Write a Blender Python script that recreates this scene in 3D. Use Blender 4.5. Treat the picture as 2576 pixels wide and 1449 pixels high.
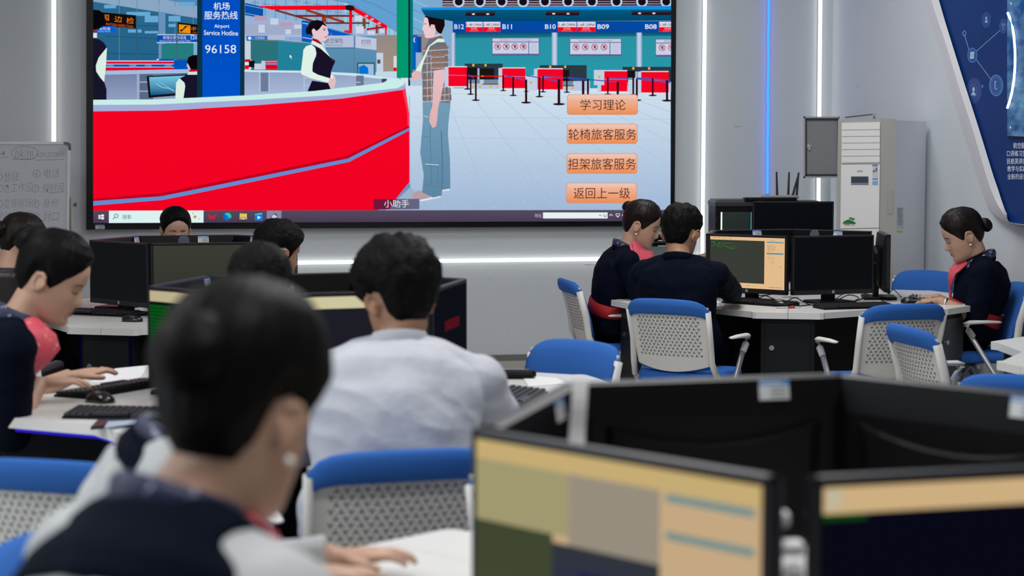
import bpy, bmesh, math, random
import numpy as np
from mathutils import Vector, Matrix, Euler, noise

for o in list(bpy.data.objects):
    bpy.data.objects.remove(o)
random.seed(7)
SC = bpy.context.scene
COL = SC.collection

# ------------------------------------------------------------------ camera, world, light, exposure
W_PX, H_PX = 2576, 1449
LENS = 60.0
F_PX = LENS / 36.0 * W_PX
CAM_Z = 1.55
PITCH = math.atan((724.5 - 412.0) / F_PX)
cam = bpy.data.cameras.new('camera')
cam.lens = LENS; cam.sensor_width = 36.0; cam.sensor_fit = 'HORIZONTAL'
cam.clip_start = 0.05; cam.clip_end = 100
cam.dof.use_dof = True; cam.dof.focus_distance = 9.8; cam.dof.aperture_fstop = 3.0
cam_o = bpy.data.objects.new('camera', cam)
cam_o.location = (0, 0, CAM_Z); cam_o.rotation_euler = (math.pi / 2 - PITCH, 0, 0)
COL.objects.link(cam_o); SC.camera = cam_o

world = bpy.data.worlds.new('world'); SC.world = world; world.use_nodes = True
world.node_tree.nodes['Background'].inputs[0].default_value = (0.75, 0.82, 1.0, 1)
world.node_tree.nodes['Background'].inputs[1].default_value = 0.12
SC.view_settings.view_transform = 'Standard'; SC.view_settings.look = 'None'
SC.view_settings.exposure = 0.0; SC.view_settings.gamma = 1.0
SC.view_settings.use_curve_mapping = False

def area(name, loc, size, power, color, rot=(0, 0, 0)):
    l = bpy.data.lights.new(name, 'AREA'); l.shape = 'RECTANGLE'
    l.size, l.size_y = size; l.energy = power; l.color = color
    o = bpy.data.objects.new(name, l); o.location = loc; o.rotation_euler = rot
    COL.objects.link(o); return o
# rows of ceiling panel lamps (above the frame) and the windows of the left-hand wall behind the camera
for cx, cy, pw in ((-3.4, 1.6, 56), (0.4, 1.6, 60), (-3.4, 4.8, 56), (0.4, 4.8, 62), (-3.2, 8.0, 8), (0.9, 8.0, 66), (1.3, 10.7, 38)):
    area('ceiling_panel_light', (cx, cy, 3.93), (1.3, 0.65), pw, (1.0, 0.99, 0.97))
area('window_daylight', (-5.85, 2.4, 2.0), (5.0, 2.0), 85, (0.84, 0.92, 1.0), (0, math.radians(-90), 0))

# ------------------------------------------------------------------ pixel measuring helpers (photo pixel -> point in the room)
FWD = Vector((0, math.cos(PITCH), -math.sin(PITCH))); UP = Vector((0, math.sin(PITCH), math.cos(PITCH)))
CAM = Vector((0, 0, CAM_Z))
def ray(px, py):
    return FWD + Vector((1, 0, 0)) * ((px - 1288.0) / F_PX) + UP * ((724.5 - py) / F_PX)
def at_z(px, py, z):
    d = ray(px, py); return CAM + d * ((z - CAM_Z) / d.z)
def at_y(px, py, y):
    d = ray(px, py); return CAM + d * (y / d.y)
def on_plane(px, py, p0, n):
    d = ray(px, py); return CAM + d * ((p0 - CAM).dot(n) / d.dot(n))

# ------------------------------------------------------------------ materials
def lin(c):
    c = c / 255.0
    return c / 12.92 if c <= 0.04045 else ((c + 0.055) / 1.055) ** 2.4
def rgb(r, g, b): return (lin(r), lin(g), lin(b), 1.0)
MATS = {}
def mat(name, col, rough=0.5, metal=0.0, spec=0.5, noise_amt=0.06, noise_scale=30.0, bump=0.0, bump_scale=60.0,
        stretch=(1, 1, 1), coat=0.0, sss=0.0, sheen=0.0):
    if name in MATS: return MATS[name]
    m = bpy.data.materials.new(name); m.use_nodes = True
    nt = m.node_tree; b = nt.nodes['Principled BSDF']
    b.inputs['Roughness'].default_value = rough; b.inputs['Metallic'].default_value = metal
    b.inputs['Specular IOR Level'].default_value = spec
    b.inputs['Coat Weight'].default_value = coat; b.inputs['Coat Roughness'].default_value = 0.08
    b.inputs['Sheen Weight'].default_value = sheen
    if sss:
        b.inputs['Subsurface Weight'].default_value = sss
        b.inputs['Subsurface Radius'].default_value = (0.012, 0.005, 0.003)
        b.inputs['Subsurface Scale'].default_value = 1.0
    tc = nt.nodes.new('ShaderNodeTexCoord'); mp = nt.nodes.new('ShaderNodeMapping')
    mp.inputs['Scale'].default_value = stretch
    nt.links.new(tc.outputs['Object'], mp.inputs[0])
    nz = nt.nodes.new('ShaderNodeTexNoise'); nz.inputs['Scale'].default_value = noise_scale; nz.inputs['Detail'].default_value = 4
    nt.links.new(mp.outputs[0], nz.inputs['Vector'])
    mx = nt.nodes.new('ShaderNodeMix'); mx.data_type = 'RGBA'
    lo = tuple(max(0, v * (1 - noise_amt)) for v in col[:3]) + (1,)
    hi = tuple(min(1, v * (1 + noise_amt)) for v in col[:3]) + (1,)
    mx.inputs[6].default_value = lo; mx.inputs[7].default_value = hi
    nt.links.new(nz.outputs['Fac'], mx.inputs[0]); nt.links.new(mx.outputs[2], b.inputs['Base Color'])
    if bump:
        n2 = nt.nodes.new('ShaderNodeTexNoise'); n2.inputs['Scale'].default_value = bump_scale; n2.inputs['Detail'].default_value = 3
        nt.links.new(mp.outputs[0], n2.inputs['Vector'])
        bp = nt.nodes.new('ShaderNodeBump'); bp.inputs['Strength'].default_value = 1.0; bp.inputs['Distance'].default_value = bump
        nt.links.new(n2.outputs['Fac'], bp.inputs['Height']); nt.links.new(bp.outputs[0], b.inputs['Normal'])
    MATS[name] = m; return m
def emit(name, col, strength=1.0):
    if name in MATS: return MATS[name]
    m = bpy.data.materials.new(name); m.use_nodes = True; nt = m.node_tree
    nt.nodes.remove(nt.nodes['Principled BSDF'])
    e = nt.nodes.new('ShaderNodeEmission'); e.inputs[0].default_value = col; e.inputs[1].default_value = strength
    nt.links.new(e.outputs[0], nt.nodes['Material Output'].inputs[0]); MATS[name] = m; return m
def attr_mat(name, strength=None, rough=0.6):
    """material reading the colour attribute 'col' (printed or displayed picture)"""
    if name in MATS: return MATS[name]
    m = bpy.data.materials.new(name); m.use_nodes = True; nt = m.node_tree
    a = nt.nodes.new('ShaderNodeAttribute'); a.attribute_name = 'col'
    if strength is not None:
        nt.nodes.remove(nt.nodes['Principled BSDF'])
        e = nt.nodes.new('ShaderNodeEmission'); e.inputs[1].default_value = strength
        nt.links.new(a.outputs['Color'], e.inputs[0]); nt.links.new(e.outputs[0], nt.nodes['Material Output'].inputs[0])
    else:
        b = nt.nodes['Principled BSDF']; b.inputs['Roughness'].default_value = rough
        nt.links.new(a.outputs['Color'], b.inputs['Base Color'])
    MATS[name] = m; return m

M_WALL = mat('wall_paint', (0.575, 0.615, 0.655, 1), 0.75, noise_amt=0.03, noise_scale=3, bump=0.0006, bump_scale=180)
M_CEIL = mat('ceiling_paint', (0.7, 0.7, 0.7, 1), 0.9)
M_FLOOR = mat('floor_tile', (0.50, 0.49, 0.45, 1), 0.35, noise_amt=0.08, noise_scale=6)
M_SKIRT = mat('skirting_grey', (0.16, 0.155, 0.145, 1), 0.5)
M_TRUNK = mat('trunking_grey', (0.42, 0.42, 0.39, 1), 0.4)
M_BLACK = mat('black_plastic', (0.0035, 0.0036, 0.0045, 1), 0.4, spec=0.18, bump=0.0002, bump_scale=400)
M_BLACKG = mat('black_glossy', (0.008, 0.008, 0.010, 1), 0.22)
M_SCREEN_OFF = mat('dark_glass', (0.003, 0.004, 0.007, 1), 0.3, spec=0.12)
M_BEZEL = mat('bezel_grey', (0.014, 0.015, 0.020, 1), 0.4, spec=0.3)
M_DESK = mat('desk_white', (0.72, 0.72, 0.70, 1), 0.32, noise_amt=0.02)
M_DESKE = mat('desk_edge', (0.66, 0.66, 0.65, 1), 0.4, noise_amt=0.02)
M_CAB = mat('cabinet_black', (0.009, 0.010, 0.013, 1), 0.45, spec=0.2)
M_CABD = mat('cabinet_door_grey', (0.045, 0.047, 0.055, 1), 0.38)
M_CHROME = mat('chrome', (0.7, 0.7, 0.72, 1), 0.2, metal=1.0)
M_STEEL = mat('grey_tube_steel', (0.42, 0.43, 0.45, 1), 0.35, metal=0.6)
M_CWHITE = mat('chair_white_plastic', (0.66, 0.655, 0.64, 1), 0.45, noise_amt=0.02)
M_CHOLE = mat('chair_slot_dark', (0.035, 0.040, 0.07, 1), 0.8)
M_CBLUE = mat('chair_blue_fabric', (0.028, 0.125, 0.44, 1), 0.85, spec=0.2, noise_amt=0.12, noise_scale=220, bump=0.0005, bump_scale=500)
M_SKIN = mat('skin', (0.52, 0.31, 0.22, 1), 0.5, noise_amt=0.05, noise_scale=25, sss=0.12)
M_SKIN2 = mat('skin_tan', (0.38, 0.20, 0.12, 1), 0.5, noise_amt=0.05, noise_scale=25, sss=0.12)
M_HAIR = mat('black_hair', (0.0036, 0.0032, 0.0034, 1), 0.5, spec=0.09, noise_amt=0.5, noise_scale=60, bump=0.004, bump_scale=45, stretch=(1, 0.25, 0.25))
M_HAIRB = mat('brown_black_hair', (0.010, 0.0055, 0.0045, 1), 0.42, spec=0.18, noise_amt=0.5, noise_scale=60, bump=0.004, bump_scale=45, stretch=(1, 0.25, 0.25))
M_HAIRM = mat('short_black_hair', (0.0038, 0.0035, 0.0036, 1), 0.6, spec=0.10, noise_amt=0.5, noise_scale=90, bump=0.008, bump_scale=55)
M_NAVY = mat('navy_wool', (0.0022, 0.0042, 0.012, 1), 0.85, spec=0.07, noise_amt=0.15, noise_scale=200, bump=0.003, bump_scale=14)
M_NAVYT = mat('navy_trouser', (0.0015, 0.002, 0.005, 1), 0.85, spec=0.05, bump=0.003, bump_scale=12)
M_SHIRT = mat('white_shirt_cotton', (0.52, 0.54, 0.61, 1), 0.75, noise_amt=0.03, bump=0.010, bump_scale=9)
M_GREYB = mat('grey_blouse_cotton', (0.46, 0.48, 0.50, 1), 0.8, noise_amt=0.03, bump=0.007, bump_scale=10)
M_RED = mat('red_belt_fabric', (0.36, 0.004, 0.008, 1), 0.7)
M_LIPS = mat('lip_red', (0.42, 0.07, 0.07, 1), 0.4)
M_LASH = mat('lash_dark', (0.02, 0.012, 0.01, 1), 0.6)
M_PEARL = mat('pearl_white', (0.85, 0.83, 0.8, 1), 0.2)
M_SHOE = mat('black_leather', (0.01, 0.01, 0.01, 1), 0.3)
M_PAPER = mat('white_paper', (0.80, 0.80, 0.82, 1), 0.8)
M_STICKB = mat('label_blue', (0.10, 0.28, 0.62, 1), 0.5)
M_STICKW = mat('label_white', (0.62, 0.64, 0.66, 1), 0.5)
M_STICKD = mat('label_print_dark', (0.16, 0.17, 0.18, 1), 0.6)
M_ALU = mat('aluminium', (0.45, 0.46, 0.47, 1), 0.35, metal=0.8)
M_ACW = mat('appliance_white', (0.80, 0.80, 0.79, 1), 0.22, noise_amt=0.02, coat=0.3)
M_ACC = mat('appliance_cream_grey', (0.40, 0.39, 0.36, 1), 0.35, noise_amt=0.02)
M_ACS = mat('appliance_side_grey', (0.70, 0.71, 0.76, 1), 0.45, noise_amt=0.02)
M_LED = emit('led_white', (1.0, 1.0, 0.97, 1), 3.2)
M_LEDB = emit('led_blue', (0.02, 0.11, 1.0, 1), 4.5)
M_LEDG = emit('led_underglow', (0.05, 0.03, 1.0, 1), 0.5)

def scarf_mat(name, c1, c2, scale, thr=0.5):
    if name in MATS: return MATS[name]
    m = mat(name, c1, 0.55); nt = m.node_tree; b = nt.nodes['Principled BSDF']
    tc = nt.nodes.new('ShaderNodeTexCoord'); vo = nt.nodes.new('ShaderNodeTexNoise')
    vo.inputs['Scale'].default_value = scale; vo.inputs['Detail'].default_value = 5; vo.inputs['Roughness'].default_value = 0.65
    nt.links.new(tc.outputs['Object'], vo.inputs['Vector'])
    cr = nt.nodes.new('ShaderNodeValToRGB'); cr.color_ramp.elements[0].position = thr; cr.color_ramp.elements[1].position = thr + 0.06
    cr.color_ramp.elements[0].color = c1; cr.color_ramp.elements[1].color = c2
    nt.links.new(vo.outputs['Fac'], cr.inputs[0]); nt.links.new(cr.outputs[0], b.inputs['Base Color']); return m
M_SCARFN = scarf_mat('scarf_navy_floral', (0.012, 0.018, 0.07, 1), (0.40, 0.42, 0.55, 1), 38, 0.56)
M_SCARFP = scarf_mat('scarf_pink_print', (0.70, 0.085, 0.13, 1), (0.78, 0.40, 0.42, 1), 24, 0.60)

# ------------------------------------------------------------------ mesh helpers
def link(o, parent=None):
    COL.objects.link(o)
    if parent is not None: o.parent = parent
    return o
class MB:
    """collects shapes, builds ONE mesh object"""
    def __init__(s): s.v = []; s.f = []; s.mi = []; s.cur = 0; s.mats = []
    def m(s, material):
        if material not in s.mats: s.mats.append(material)
        s.cur = s.mats.index(material); return s
    def add(s, verts, faces):
        b = len(s.v); s.v += [tuple(v) for v in verts]
        for f in faces: s.f.append(tuple(b + i for i in f)); s.mi.append(s.cur)
        return s
    def box(s, c, d, R=None, bev=0.0):
        hx, hy, hz = d[0] / 2, d[1] / 2, d[2] / 2; c = Vector(c)
        if bev > 0:
            e = min(bev, hx * .9, hy * .9, hz * .9)
            bm = bmesh.new(); bmesh.ops.create_cube(bm, size=1.0)
            bmesh.ops.scale(bm, vec=(2 * hx, 2 * hy, 2 * hz), verts=bm.verts)
            bmesh.ops.bevel(bm, geom=bm.edges[:], offset=e, segments=2, affect='EDGES', profile=0.5)
            bm.verts.ensure_lookup_table()
            vs = [v.co.copy() for v in bm.verts]; fs = [[v.index for v in f.verts] for f in bm.faces]; bm.free()
        else:
            vs = [Vector((x, y, z)) for x in (-hx, hx) for y in (-hy, hy) for z in (-hz, hz)]
            fs = [(0, 1, 3, 2), (4, 6, 7, 5), (0, 4, 5, 1), (2, 3, 7, 6), (0, 2, 6, 4), (1, 5, 7, 3)]
        if R is not None: vs = [R @ v for v in vs]
        return s.add([v + c for v in vs], fs)
    def tube(s, pts, rad, seg=12, ref=None, cap=True):
        pts = [Vector(p) for p in pts]; n = len(pts)
        if not isinstance(rad, (list, tuple)): rad = [rad] * n
        vs = []; fs = []
        for i, p in enumerate(pts):
            t = (pts[min(i + 1, n - 1)] - pts[max(i - 1, 0)]).normalized()
            rf = Vector(ref) if ref is not None else (Vector((0, 0, 1)) if abs(t.z) < 0.9 else Vector((0, 1, 0)))
            a = rf.cross(t)
            if a.length < 1e-5: a = Vector((1, 0, 0)).cross(t)
            a.normalize(); b = t.cross(a).normalized()
            r = rad[i]; rx, ry = r if isinstance(r, (tuple, list)) else (r, r)
            for k in range(seg):
                q = 2 * math.pi * k / seg
                vs.append(p + a * (rx * math.cos(q)) + b * (ry * math.sin(q)))
        for i in range(n - 1):
            for k in range(seg):
                k2 = (k + 1) % seg
                fs.append((i * seg + k, i * seg + k2, (i + 1) * seg + k2, (i + 1) * seg + k))
        if cap:
            fs.append(tuple(range(seg - 1, -1, -1))); fs.append(tuple((n - 1) * seg + k for k in range(seg)))
        return s.add(vs, fs)
    def ell(s, c, r, R=None, nu=20, nv=12):
        c = Vector(c); vs = [Vector((0, 0, -r[2]))]; fs = []
        for j in range(1, nv):
            ph = -math.pi / 2 + math.pi * j / nv
            for i in range(nu):
                th = 2 * math.pi * i / nu
                vs.append(Vector((r[0] * math.cos(ph) * math.cos(th), r[1] * math.cos(ph) * math.sin(th), r[2] * math.sin(ph))))
        vs.append(Vector((0, 0, r[2]))); T = len(vs) - 1
        for i in range(nu): fs.append((0, 1 + (i + 1) % nu, 1 + i))
        for j in range(nv - 2):
            for i in range(nu):
                a = 1 + j * nu + i; b = 1 + j * nu + (i + 1) % nu
                fs.append((a, b, b + nu, a + nu))
        for i in range(nu): fs.append((T, 1 + (nv - 2) * nu + i, 1 + (nv - 2) * nu + (i + 1) % nu))
        if R is not None: vs = [R @ v for v in vs]
        return s.add([v + c for v in vs], fs)
    def loft(s, rings, cap=True, closed=True):
        n = len(rings[0]); vs = [v for r in rings for v in r]; fs = []
        for i in range(len(rings) - 1):
            for k in range(n if closed else n - 1):
                k2 = (k + 1) % n
                fs.append((i * n + k, i * n + k2, (i + 1) * n + k2, (i + 1) * n + k))
        if cap: fs.append(tuple(range(n - 1, -1, -1))); fs.append(tuple((len(rings) - 1) * n + k for k in range(n)))
        return s.add(vs, fs)
    def prism(s, poly, z0, z1):
        n = len(poly); vs = [Vector((p[0], p[1], z0)) for p in poly] + [Vector((p[0], p[1], z1)) for p in poly]
        fs = [tuple(range(n - 1, -1, -1)), tuple(range(n, 2 * n))] + [(i, (i + 1) % n, n + (i + 1) % n, n + i) for i in range(n)]
        return s.add(vs, fs)
    def quad(s, a, b, c, d): return s.add([a, b, c, d], [(0, 1, 2, 3)])
    def build(s, name, material=None, parent=None, smooth=False, weld=False):
        me = bpy.data.meshes.new(name); me.from_pydata(s.v, [], s.f)
        ms = s.mats if s.mats else [material]
        for x in ms: me.materials.append(x)
        if s.mats: me.polygons.foreach_set('material_index', s.mi)
        bm = bmesh.new(); bm.from_mesh(me)
        bmesh.ops.recalc_face_normals(bm, faces=bm.faces); bm.to_mesh(me); bm.free()
        if smooth: me.polygons.foreach_set('use_smooth', [True] * len(me.polygons))
        me.update()
        o = bpy.data.objects.new(name, me); link(o, parent)
        if smooth == 'auto':
            try: me.set_sharp_from_angle(angle=math.radians(40))
            except Exception: pass
        return o
def tag(o, label=None, cat=None, group=None, kind=None):
    if label: o['label'] = label
    if cat: o['category'] = cat
    if group: o['group'] = group
    if kind: o['kind'] = kind
    return o
def thing(name, label, cat, loc=(0, 0, 0), rz=0.0, group=None):
    o = bpy.data.objects.new(name, None); o.location = loc; o.rotation_euler = (0, 0, rz); o.empty_display_size = 0.1
    link(o); return tag(o, label, cat, group)
def children(o): return [x for x in bpy.data.objects if x.parent is o]
def dup(root, loc, rz, label, group=None):
    r = root.copy(); COL.objects.link(r); r.location = loc; r.rotation_euler = (0, 0, rz); r['label'] = label
    if group: r['group'] = group
    for ch in children(root):
        c = ch.copy(); COL.objects.link(c); c.parent = r
        for g in children(ch):
            d = g.copy(); COL.objects.link(d); d.parent = c
    return r
_txt = {}
def text_geo(s, shear=0.0, bold=0.0):
    """flat filled letter outlines, normalised to cap height ~ 1 em; returns verts, faces, bbox"""
    k = (s, shear, bold)
    if k in _txt: return _txt[k]
    c = bpy.data.curves.new('t', 'FONT'); c.body = s; c.size = 1.0; c.shear = shear; c.offset = bold
    c.fill_mode = 'FRONT'; c.resolution_u = 3
    o = bpy.data.objects.new('t', c); COL.objects.link(o)
    dg = bpy.context.evaluated_depsgraph_get(); me = bpy.data.meshes.new_from_object(o.evaluated_get(dg))
    vs = [(v.co.x, v.co.y) for v in me.vertices]; fs = [tuple(p.vertices) for p in me.polygons]
    bpy.data.objects.remove(o); bpy.data.curves.remove(c); bpy.data.meshes.remove(me)
    xs = [v[0] for v in vs] or [0, 1]; ys = [v[1] for v in vs] or [0, 1]
    _txt[k] = (vs, fs, (min(xs), min(ys), max(xs), max(ys))); return _txt[k]
class Pic:
    """flat picture: coloured polygons and letters in 2-D, layered by a hair"""
    def __init__(s, mapper, step=0.00003): s.v = []; s.f = []; s.c = []; s.map = mapper; s.k = 0; s.step = step; s.clip = None
    def _cl(s, pts):
        if s.clip is None: return pts
        x0, y0, x1, y1 = s.clip
        for ax, val, sg in ((0, x0, 1), (0, x1, -1), (1, y0, 1), (1, y1, -1)):
            out = []
            for i in range(len(pts)):
                a, b = pts[i - 1], pts[i]
                da, db = (a[ax] - val) * sg, (b[ax] - val) * sg
                if (da >= 0) != (db >= 0):
                    t = da / (da - db); out.append((a[0] + (b[0] - a[0]) * t, a[1] + (b[1] - a[1]) * t))
                if db >= 0: out.append(b)
            pts = out
            if len(pts) < 3: return []
        return pts
    def poly(s, pts, c, c2=None, vert=True, layer=True):
        """c2: colour at the lower (or right) end, for displayed gradients"""
        pts = s._cl([tuple(p) for p in pts])
        if len(pts) < 3: return
        if layer: s.k += 1
        b = len(s.v); ax = 1 if vert else 0
        lo = min(p[ax] for p in pts); hi = max(p[ax] for p in pts)
        for p in pts:
            s.v.append(s.map(p[0], p[1], s.k * s.step))
            t = (p[ax] - lo) / max(1e-6, hi - lo) if c2 else 0
            s.c.append(tuple(c[i] + ((c2[i] - c[i]) * t if c2 else 0) for i in range(3)))
        s.f.append(tuple(range(b, b + len(pts))))
    def rect(s, x0, y0, x1, y1, c, c2=None, vert=True, layer=True):
        s.poly([(x0, y0), (x1, y0), (x1, y1), (x0, y1)], c, c2, vert, layer)
    def line(s, pts, w, c, layer=True):
        if layer: s.k += 1
        for a, b in zip(pts[:-1], pts[1:]):
            dx, dy = b[0] - a[0], b[1] - a[1]; L = math.hypot(dx, dy) or 1; nx, ny = -dy / L * w / 2, dx / L * w / 2
            s.poly([(a[0] + nx, a[1] + ny), (b[0] + nx, b[1] + ny), (b[0] - nx, b[1] - ny), (a[0] - nx, a[1] - ny)], c, layer=False)
    def disc(s, x, y, rx, ry, c, n=28):
        s.poly([(x + rx * math.cos(2 * math.pi * i / n), y + ry * math.sin(2 * math.pi * i / n)) for i in range(n)], c)
    def ring(s, x, y, rx, ry, w, c, n=28, a0=0.0, a1=2 * math.pi):
        s.k += 1
        for i in range(n):
            a, b = a0 + (a1 - a0) * i / n, a0 + (a1 - a0) * (i + 1) / n
            P = lambda q, d: (x + (rx + d) * math.cos(q), y + (ry + d) * math.sin(q))
            s.poly([P(a, w / 2), P(b, w / 2), P(b, -w / 2), P(a, -w / 2)], c, layer=False)
    def rrect(s, x0, y0, x1, y1, r, c, c2=None):
        pts = []
        for cx, cy, a in ((x1 - r, y0 + r, -90), (x1 - r, y1 - r, 0), (x0 + r, y1 - r, 90), (x0 + r, y0 + r, 180)):
            for k in range(6):
                q = math.radians(a + 18 * k); pts.append((cx + r * math.cos(q), cy + r * math.sin(q)))
        s.poly(pts, c, c2)
    def text(s, st, x0, y0, x1, y1, c, shear=0.0, bold=0.0, slope=0.0):
        """letters stretched to fill the box x0..x1, y0(top)..y1(bottom)"""
        vs, fs, bb = text_geo(st, shear, bold); s.k += 1; b = len(s.v)
        if not vs: return
        sx = (x1 - x0) / max(1e-6, bb[2] - bb[0]); sy = (y1 - y0) / max(1e-6, bb[3] - bb[1])
        if s.clip is not None:
            for f in fs:
                s.poly([(x0 + (vs[i][0] - bb[0]) * sx, y1 - (vs[i][1] - bb[1]) * sy + slope * (vs[i][0] - bb[0]) * sx) for i in f], c, layer=False)
            return
        for v in vs:
            X = x0 + (v[0] - bb[0]) * sx; s.v.append(s.map(X, y1 - (v[1] - bb[1]) * sy + slope * (X - x0), s.k * s.step)); s.c.append(tuple(c[:3]))
        s.f += [tuple(b + i for i in f) for f in fs]
    def build(s, name, material, parent=None):
        me = bpy.data.meshes.new(name); me.from_pydata([tuple(v) for v in s.v], [], s.f); me.materials.append(material)
        at = me.color_attributes.new('col', 'FLOAT_COLOR', 'POINT')
        at.data.foreach_set('color', np.array([tuple(c) + (1.0,) for c in s.c], dtype=np.float32).ravel())
        me.update(); o = bpy.data.objects.new(name, me); return link(o, parent)
# ------------------------------------------------------------------ room shell
YAW = math.radians(10.7)
U = Vector((math.cos(YAW), math.sin(YAW), 0)); N = Vector((math.sin(YAW), -math.cos(YAW), 0))   # along the back wall / out of it
P0 = at_z(1250, 927, 0.0)
def BW(px, py, off=0.0): return on_plane(px, py, P0 + N * off, N)      # point measured on the back wall
CORNER = BW(2090, 412); CORNER.z = 0
NR = -U                                                               # right wall faces left
def RW(px, py, off=0.0): return on_plane(px, py, CORNER + NR * off, NR)
CEIL = 4.0
def slab(name, a, b, out, z0, z1, m, th=0.12):
    """wall from floor point a to b, thickened away from the room"""
    mb = MB(); o = Vector(out) * th
    mb.prism([(a.x, a.y), (b.x, b.y), (b.x + o.x, b.y + o.y), (a.x + o.x, a.y + o.y)], z0, z1)
    return tag(mb.build(name, m), kind='structure')
BL = CORNER - U * 9.2
slab('wall_back', BL, CORNER + U * 0.1, -N, 0, CEIL, M_WALL)
RF = CORNER + N * 3.9
slab('wall_right', CORNER, RF, U, 0, CEIL, M_WALL)
RG = RF + U * 1.9; RE = RG + N * 14.0
slab('wall_right_return', RF, RG + U * .12, -N, 0, CEIL, M_WALL)
slab('wall_right_near', RG, RE, U, 0, CEIL, M_WALL)
slab('wall_left', Vector((-6.0, -4.0, 0)), Vector((-6.0, BL.y + .6, 0)), Vector((-1, 0, 0)), 0, CEIL, M_WALL)
slab('wall_front', Vector((-6.1, -4.0, 0)), Vector((7.5, -4.0, 0)), Vector((0, -1, 0)), 0, CEIL, M_WALL)
mb = MB(); mb.prism([(-6.1, -4.1), (8, -4.1), (8, 16.5), (-6.1, 16.5)], -0.1, 0.0); 
fl = tag(mb.build('floor', M_FLOOR), kind='structure')
mb = MB(); mb.prism([(-6.1, -4.1), (8, -4.1), (8, 16.5), (-6.1, 16.5)], CEIL, CEIL + .1); tag(mb.build('ceiling', M_CEIL), kind='structure')
def wallbox(mb, a, b, n, off0, off1, z0, z1):
    p = [a + n * off0, b + n * off0, b + n * off1, a + n * off1]
    mb.prism([(q.x, q.y) for q in p], z0, z1)
mb = MB(); wallbox(mb, BL, CORNER, N, 0.0005, 0.014, 0.058, 0.104); tag(mb.build('baseboard_back', M_SKIRT), kind='structure')
mb = MB(); wallbox(mb, BL, CORNER, N, 0.0005, 0.035, 0.0, 0.058); tag(mb.build('trim_1', M_TRUNK), kind='structure')
mb = MB(); wallbox(mb, CORNER + N * .05, RF, NR, 0.0005, 0.014, 0.0, 0.104); tag(mb.build('baseboard_right', M_SKIRT), kind='structure')
# hairline scuffs on the plaster
mb = MB()
for px, py, L in ((1846, 317, 18), (1230, 700, 6), (2155, 215, 8), (1275, 836, 3), (1470, 665, 30), (1180, 617, 4), (2475, 640, 3)):
    f = BW if px < 2090 else RW
    a, b = f(px, py, .0008), f(px + L, py + 1, .0008); c, d = f(px + L - 3, py + 2.2, .0008), f(px + 2, py + 2.0, .0008)
    mb.add([a, b, c, d], [(0, 1, 2, 3)])
tag(mb.build('trim_2', mat('scuff', (0.34, 0.34, 0.35, 1), 0.8)), kind='structure')

# ------------------------------------------------------------------ light strips let into the walls
def strip(name, label, pts, w, f, material, cat='light strip', wob=0.0):
    """tube of light following measured wall points; pts in pixels"""
    root = thing(name, label, cat, f(*pts[0]))
    P = [f(p[0], p[1], w * .8 + .012) for p in pts]
    if wob:
        Q = []
        for a, b in zip(P[:-1], P[1:]):
            for k in range(24): Q.append(a.lerp(b, k / 24) + U * (wob * math.sin(k * 2.1) * math.sin(k * .7)))
        P = Q + [P[-1]]
    loc = root.location
    mb = MB(); mb.tube([p - loc for p in P], [(w, w * .8)] * len(P), seg=10, ref=N if abs((P[1] - P[0]).normalized().dot(N)) < .9 else None)
    mb.build('diffuser', material, root, smooth=True)
    mb = MB(); mb.tube([p - loc - (N if f is BW else NR) * (w * .3 + .006) for p in P], [(w * .9, w * .45)] * len(P), seg=8)
    mb.build('channel', M_ALU, root)
    return root
TOPZ = 3.62
def up(px, f=BW):   # y pixel high above the frame
    return -260
strip('led_strip_light', 'vertical white LED strip on the wall above the whiteboard, left of the big screen', [(135.5, -260), (135.6, 668)], 0.0150, BW, M_LED)
strip('led_strip_light', 'horizontal white LED strip on the wall below the big screen', [(135.6, 668.2), (1768, 648.5)], 0.0125, BW, M_LED)
strip('led_strip_light', 'vertical white LED strip on the wall just right of the big screen', [(1776, -260), (1766.5, 647)], 0.0140, BW, M_LED)
strip('led_strip_light', 'vertical white LED strip beside the room corner, passing behind the grey box door', [(2066, -260), (2057.5, 640)], 0.0145, BW, M_LED)
strip('rope_light', 'blue LED rope light running down the wall to the computer tower', [(1936, -260), (1930, 488)], 0.0105, BW, M_LEDB, wob=0.003)

# ------------------------------------------------------------------ big video wall
vw = thing('video_wall', 'large LED video wall showing a cartoon airport check-in hall and orange menu buttons', 'screen', BW(958, 573))
L0 = vw.location.copy()
def SF(px, py, d=0.0): return BW(px, py, 0.066 + d) - L0
ztop = TOPZ - L0.z
def frame_bar(mb, q):  # q: 4 px corners, extruded from wall to front
    a = [BW(x, y, 0.0) - L0 for x, y in q]; b = [BW(x, y, 0.072) - L0 for x, y in q]
    mb.add(a + b, [(3, 2, 1, 0), (4, 5, 6, 7), (0, 1, 5, 4), (1, 2, 6, 5), (2, 3, 7, 6), (3, 0, 4, 7)])
fb = MB()
frame_bar(fb, [(217, -260), (234.5, -260), (234.5, 561.3), (217, 578)])
frame_bar(fb, [(1688.5, -260), (1703.5, -260), (1697, 569), (1686.5, 556)])
frame_bar(fb, [(234.5, 561.3), (1686.5, 556), (1697, 569), (217, 578)])
frame_bar(fb, [(217, -278), (1705, -278), (1703.5, -260), (217, -260)])
fb.build('frame', M_BLACKG, vw)
S = Pic(SF)
R = rgb
def smp(*a): S.rect(*a)
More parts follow.
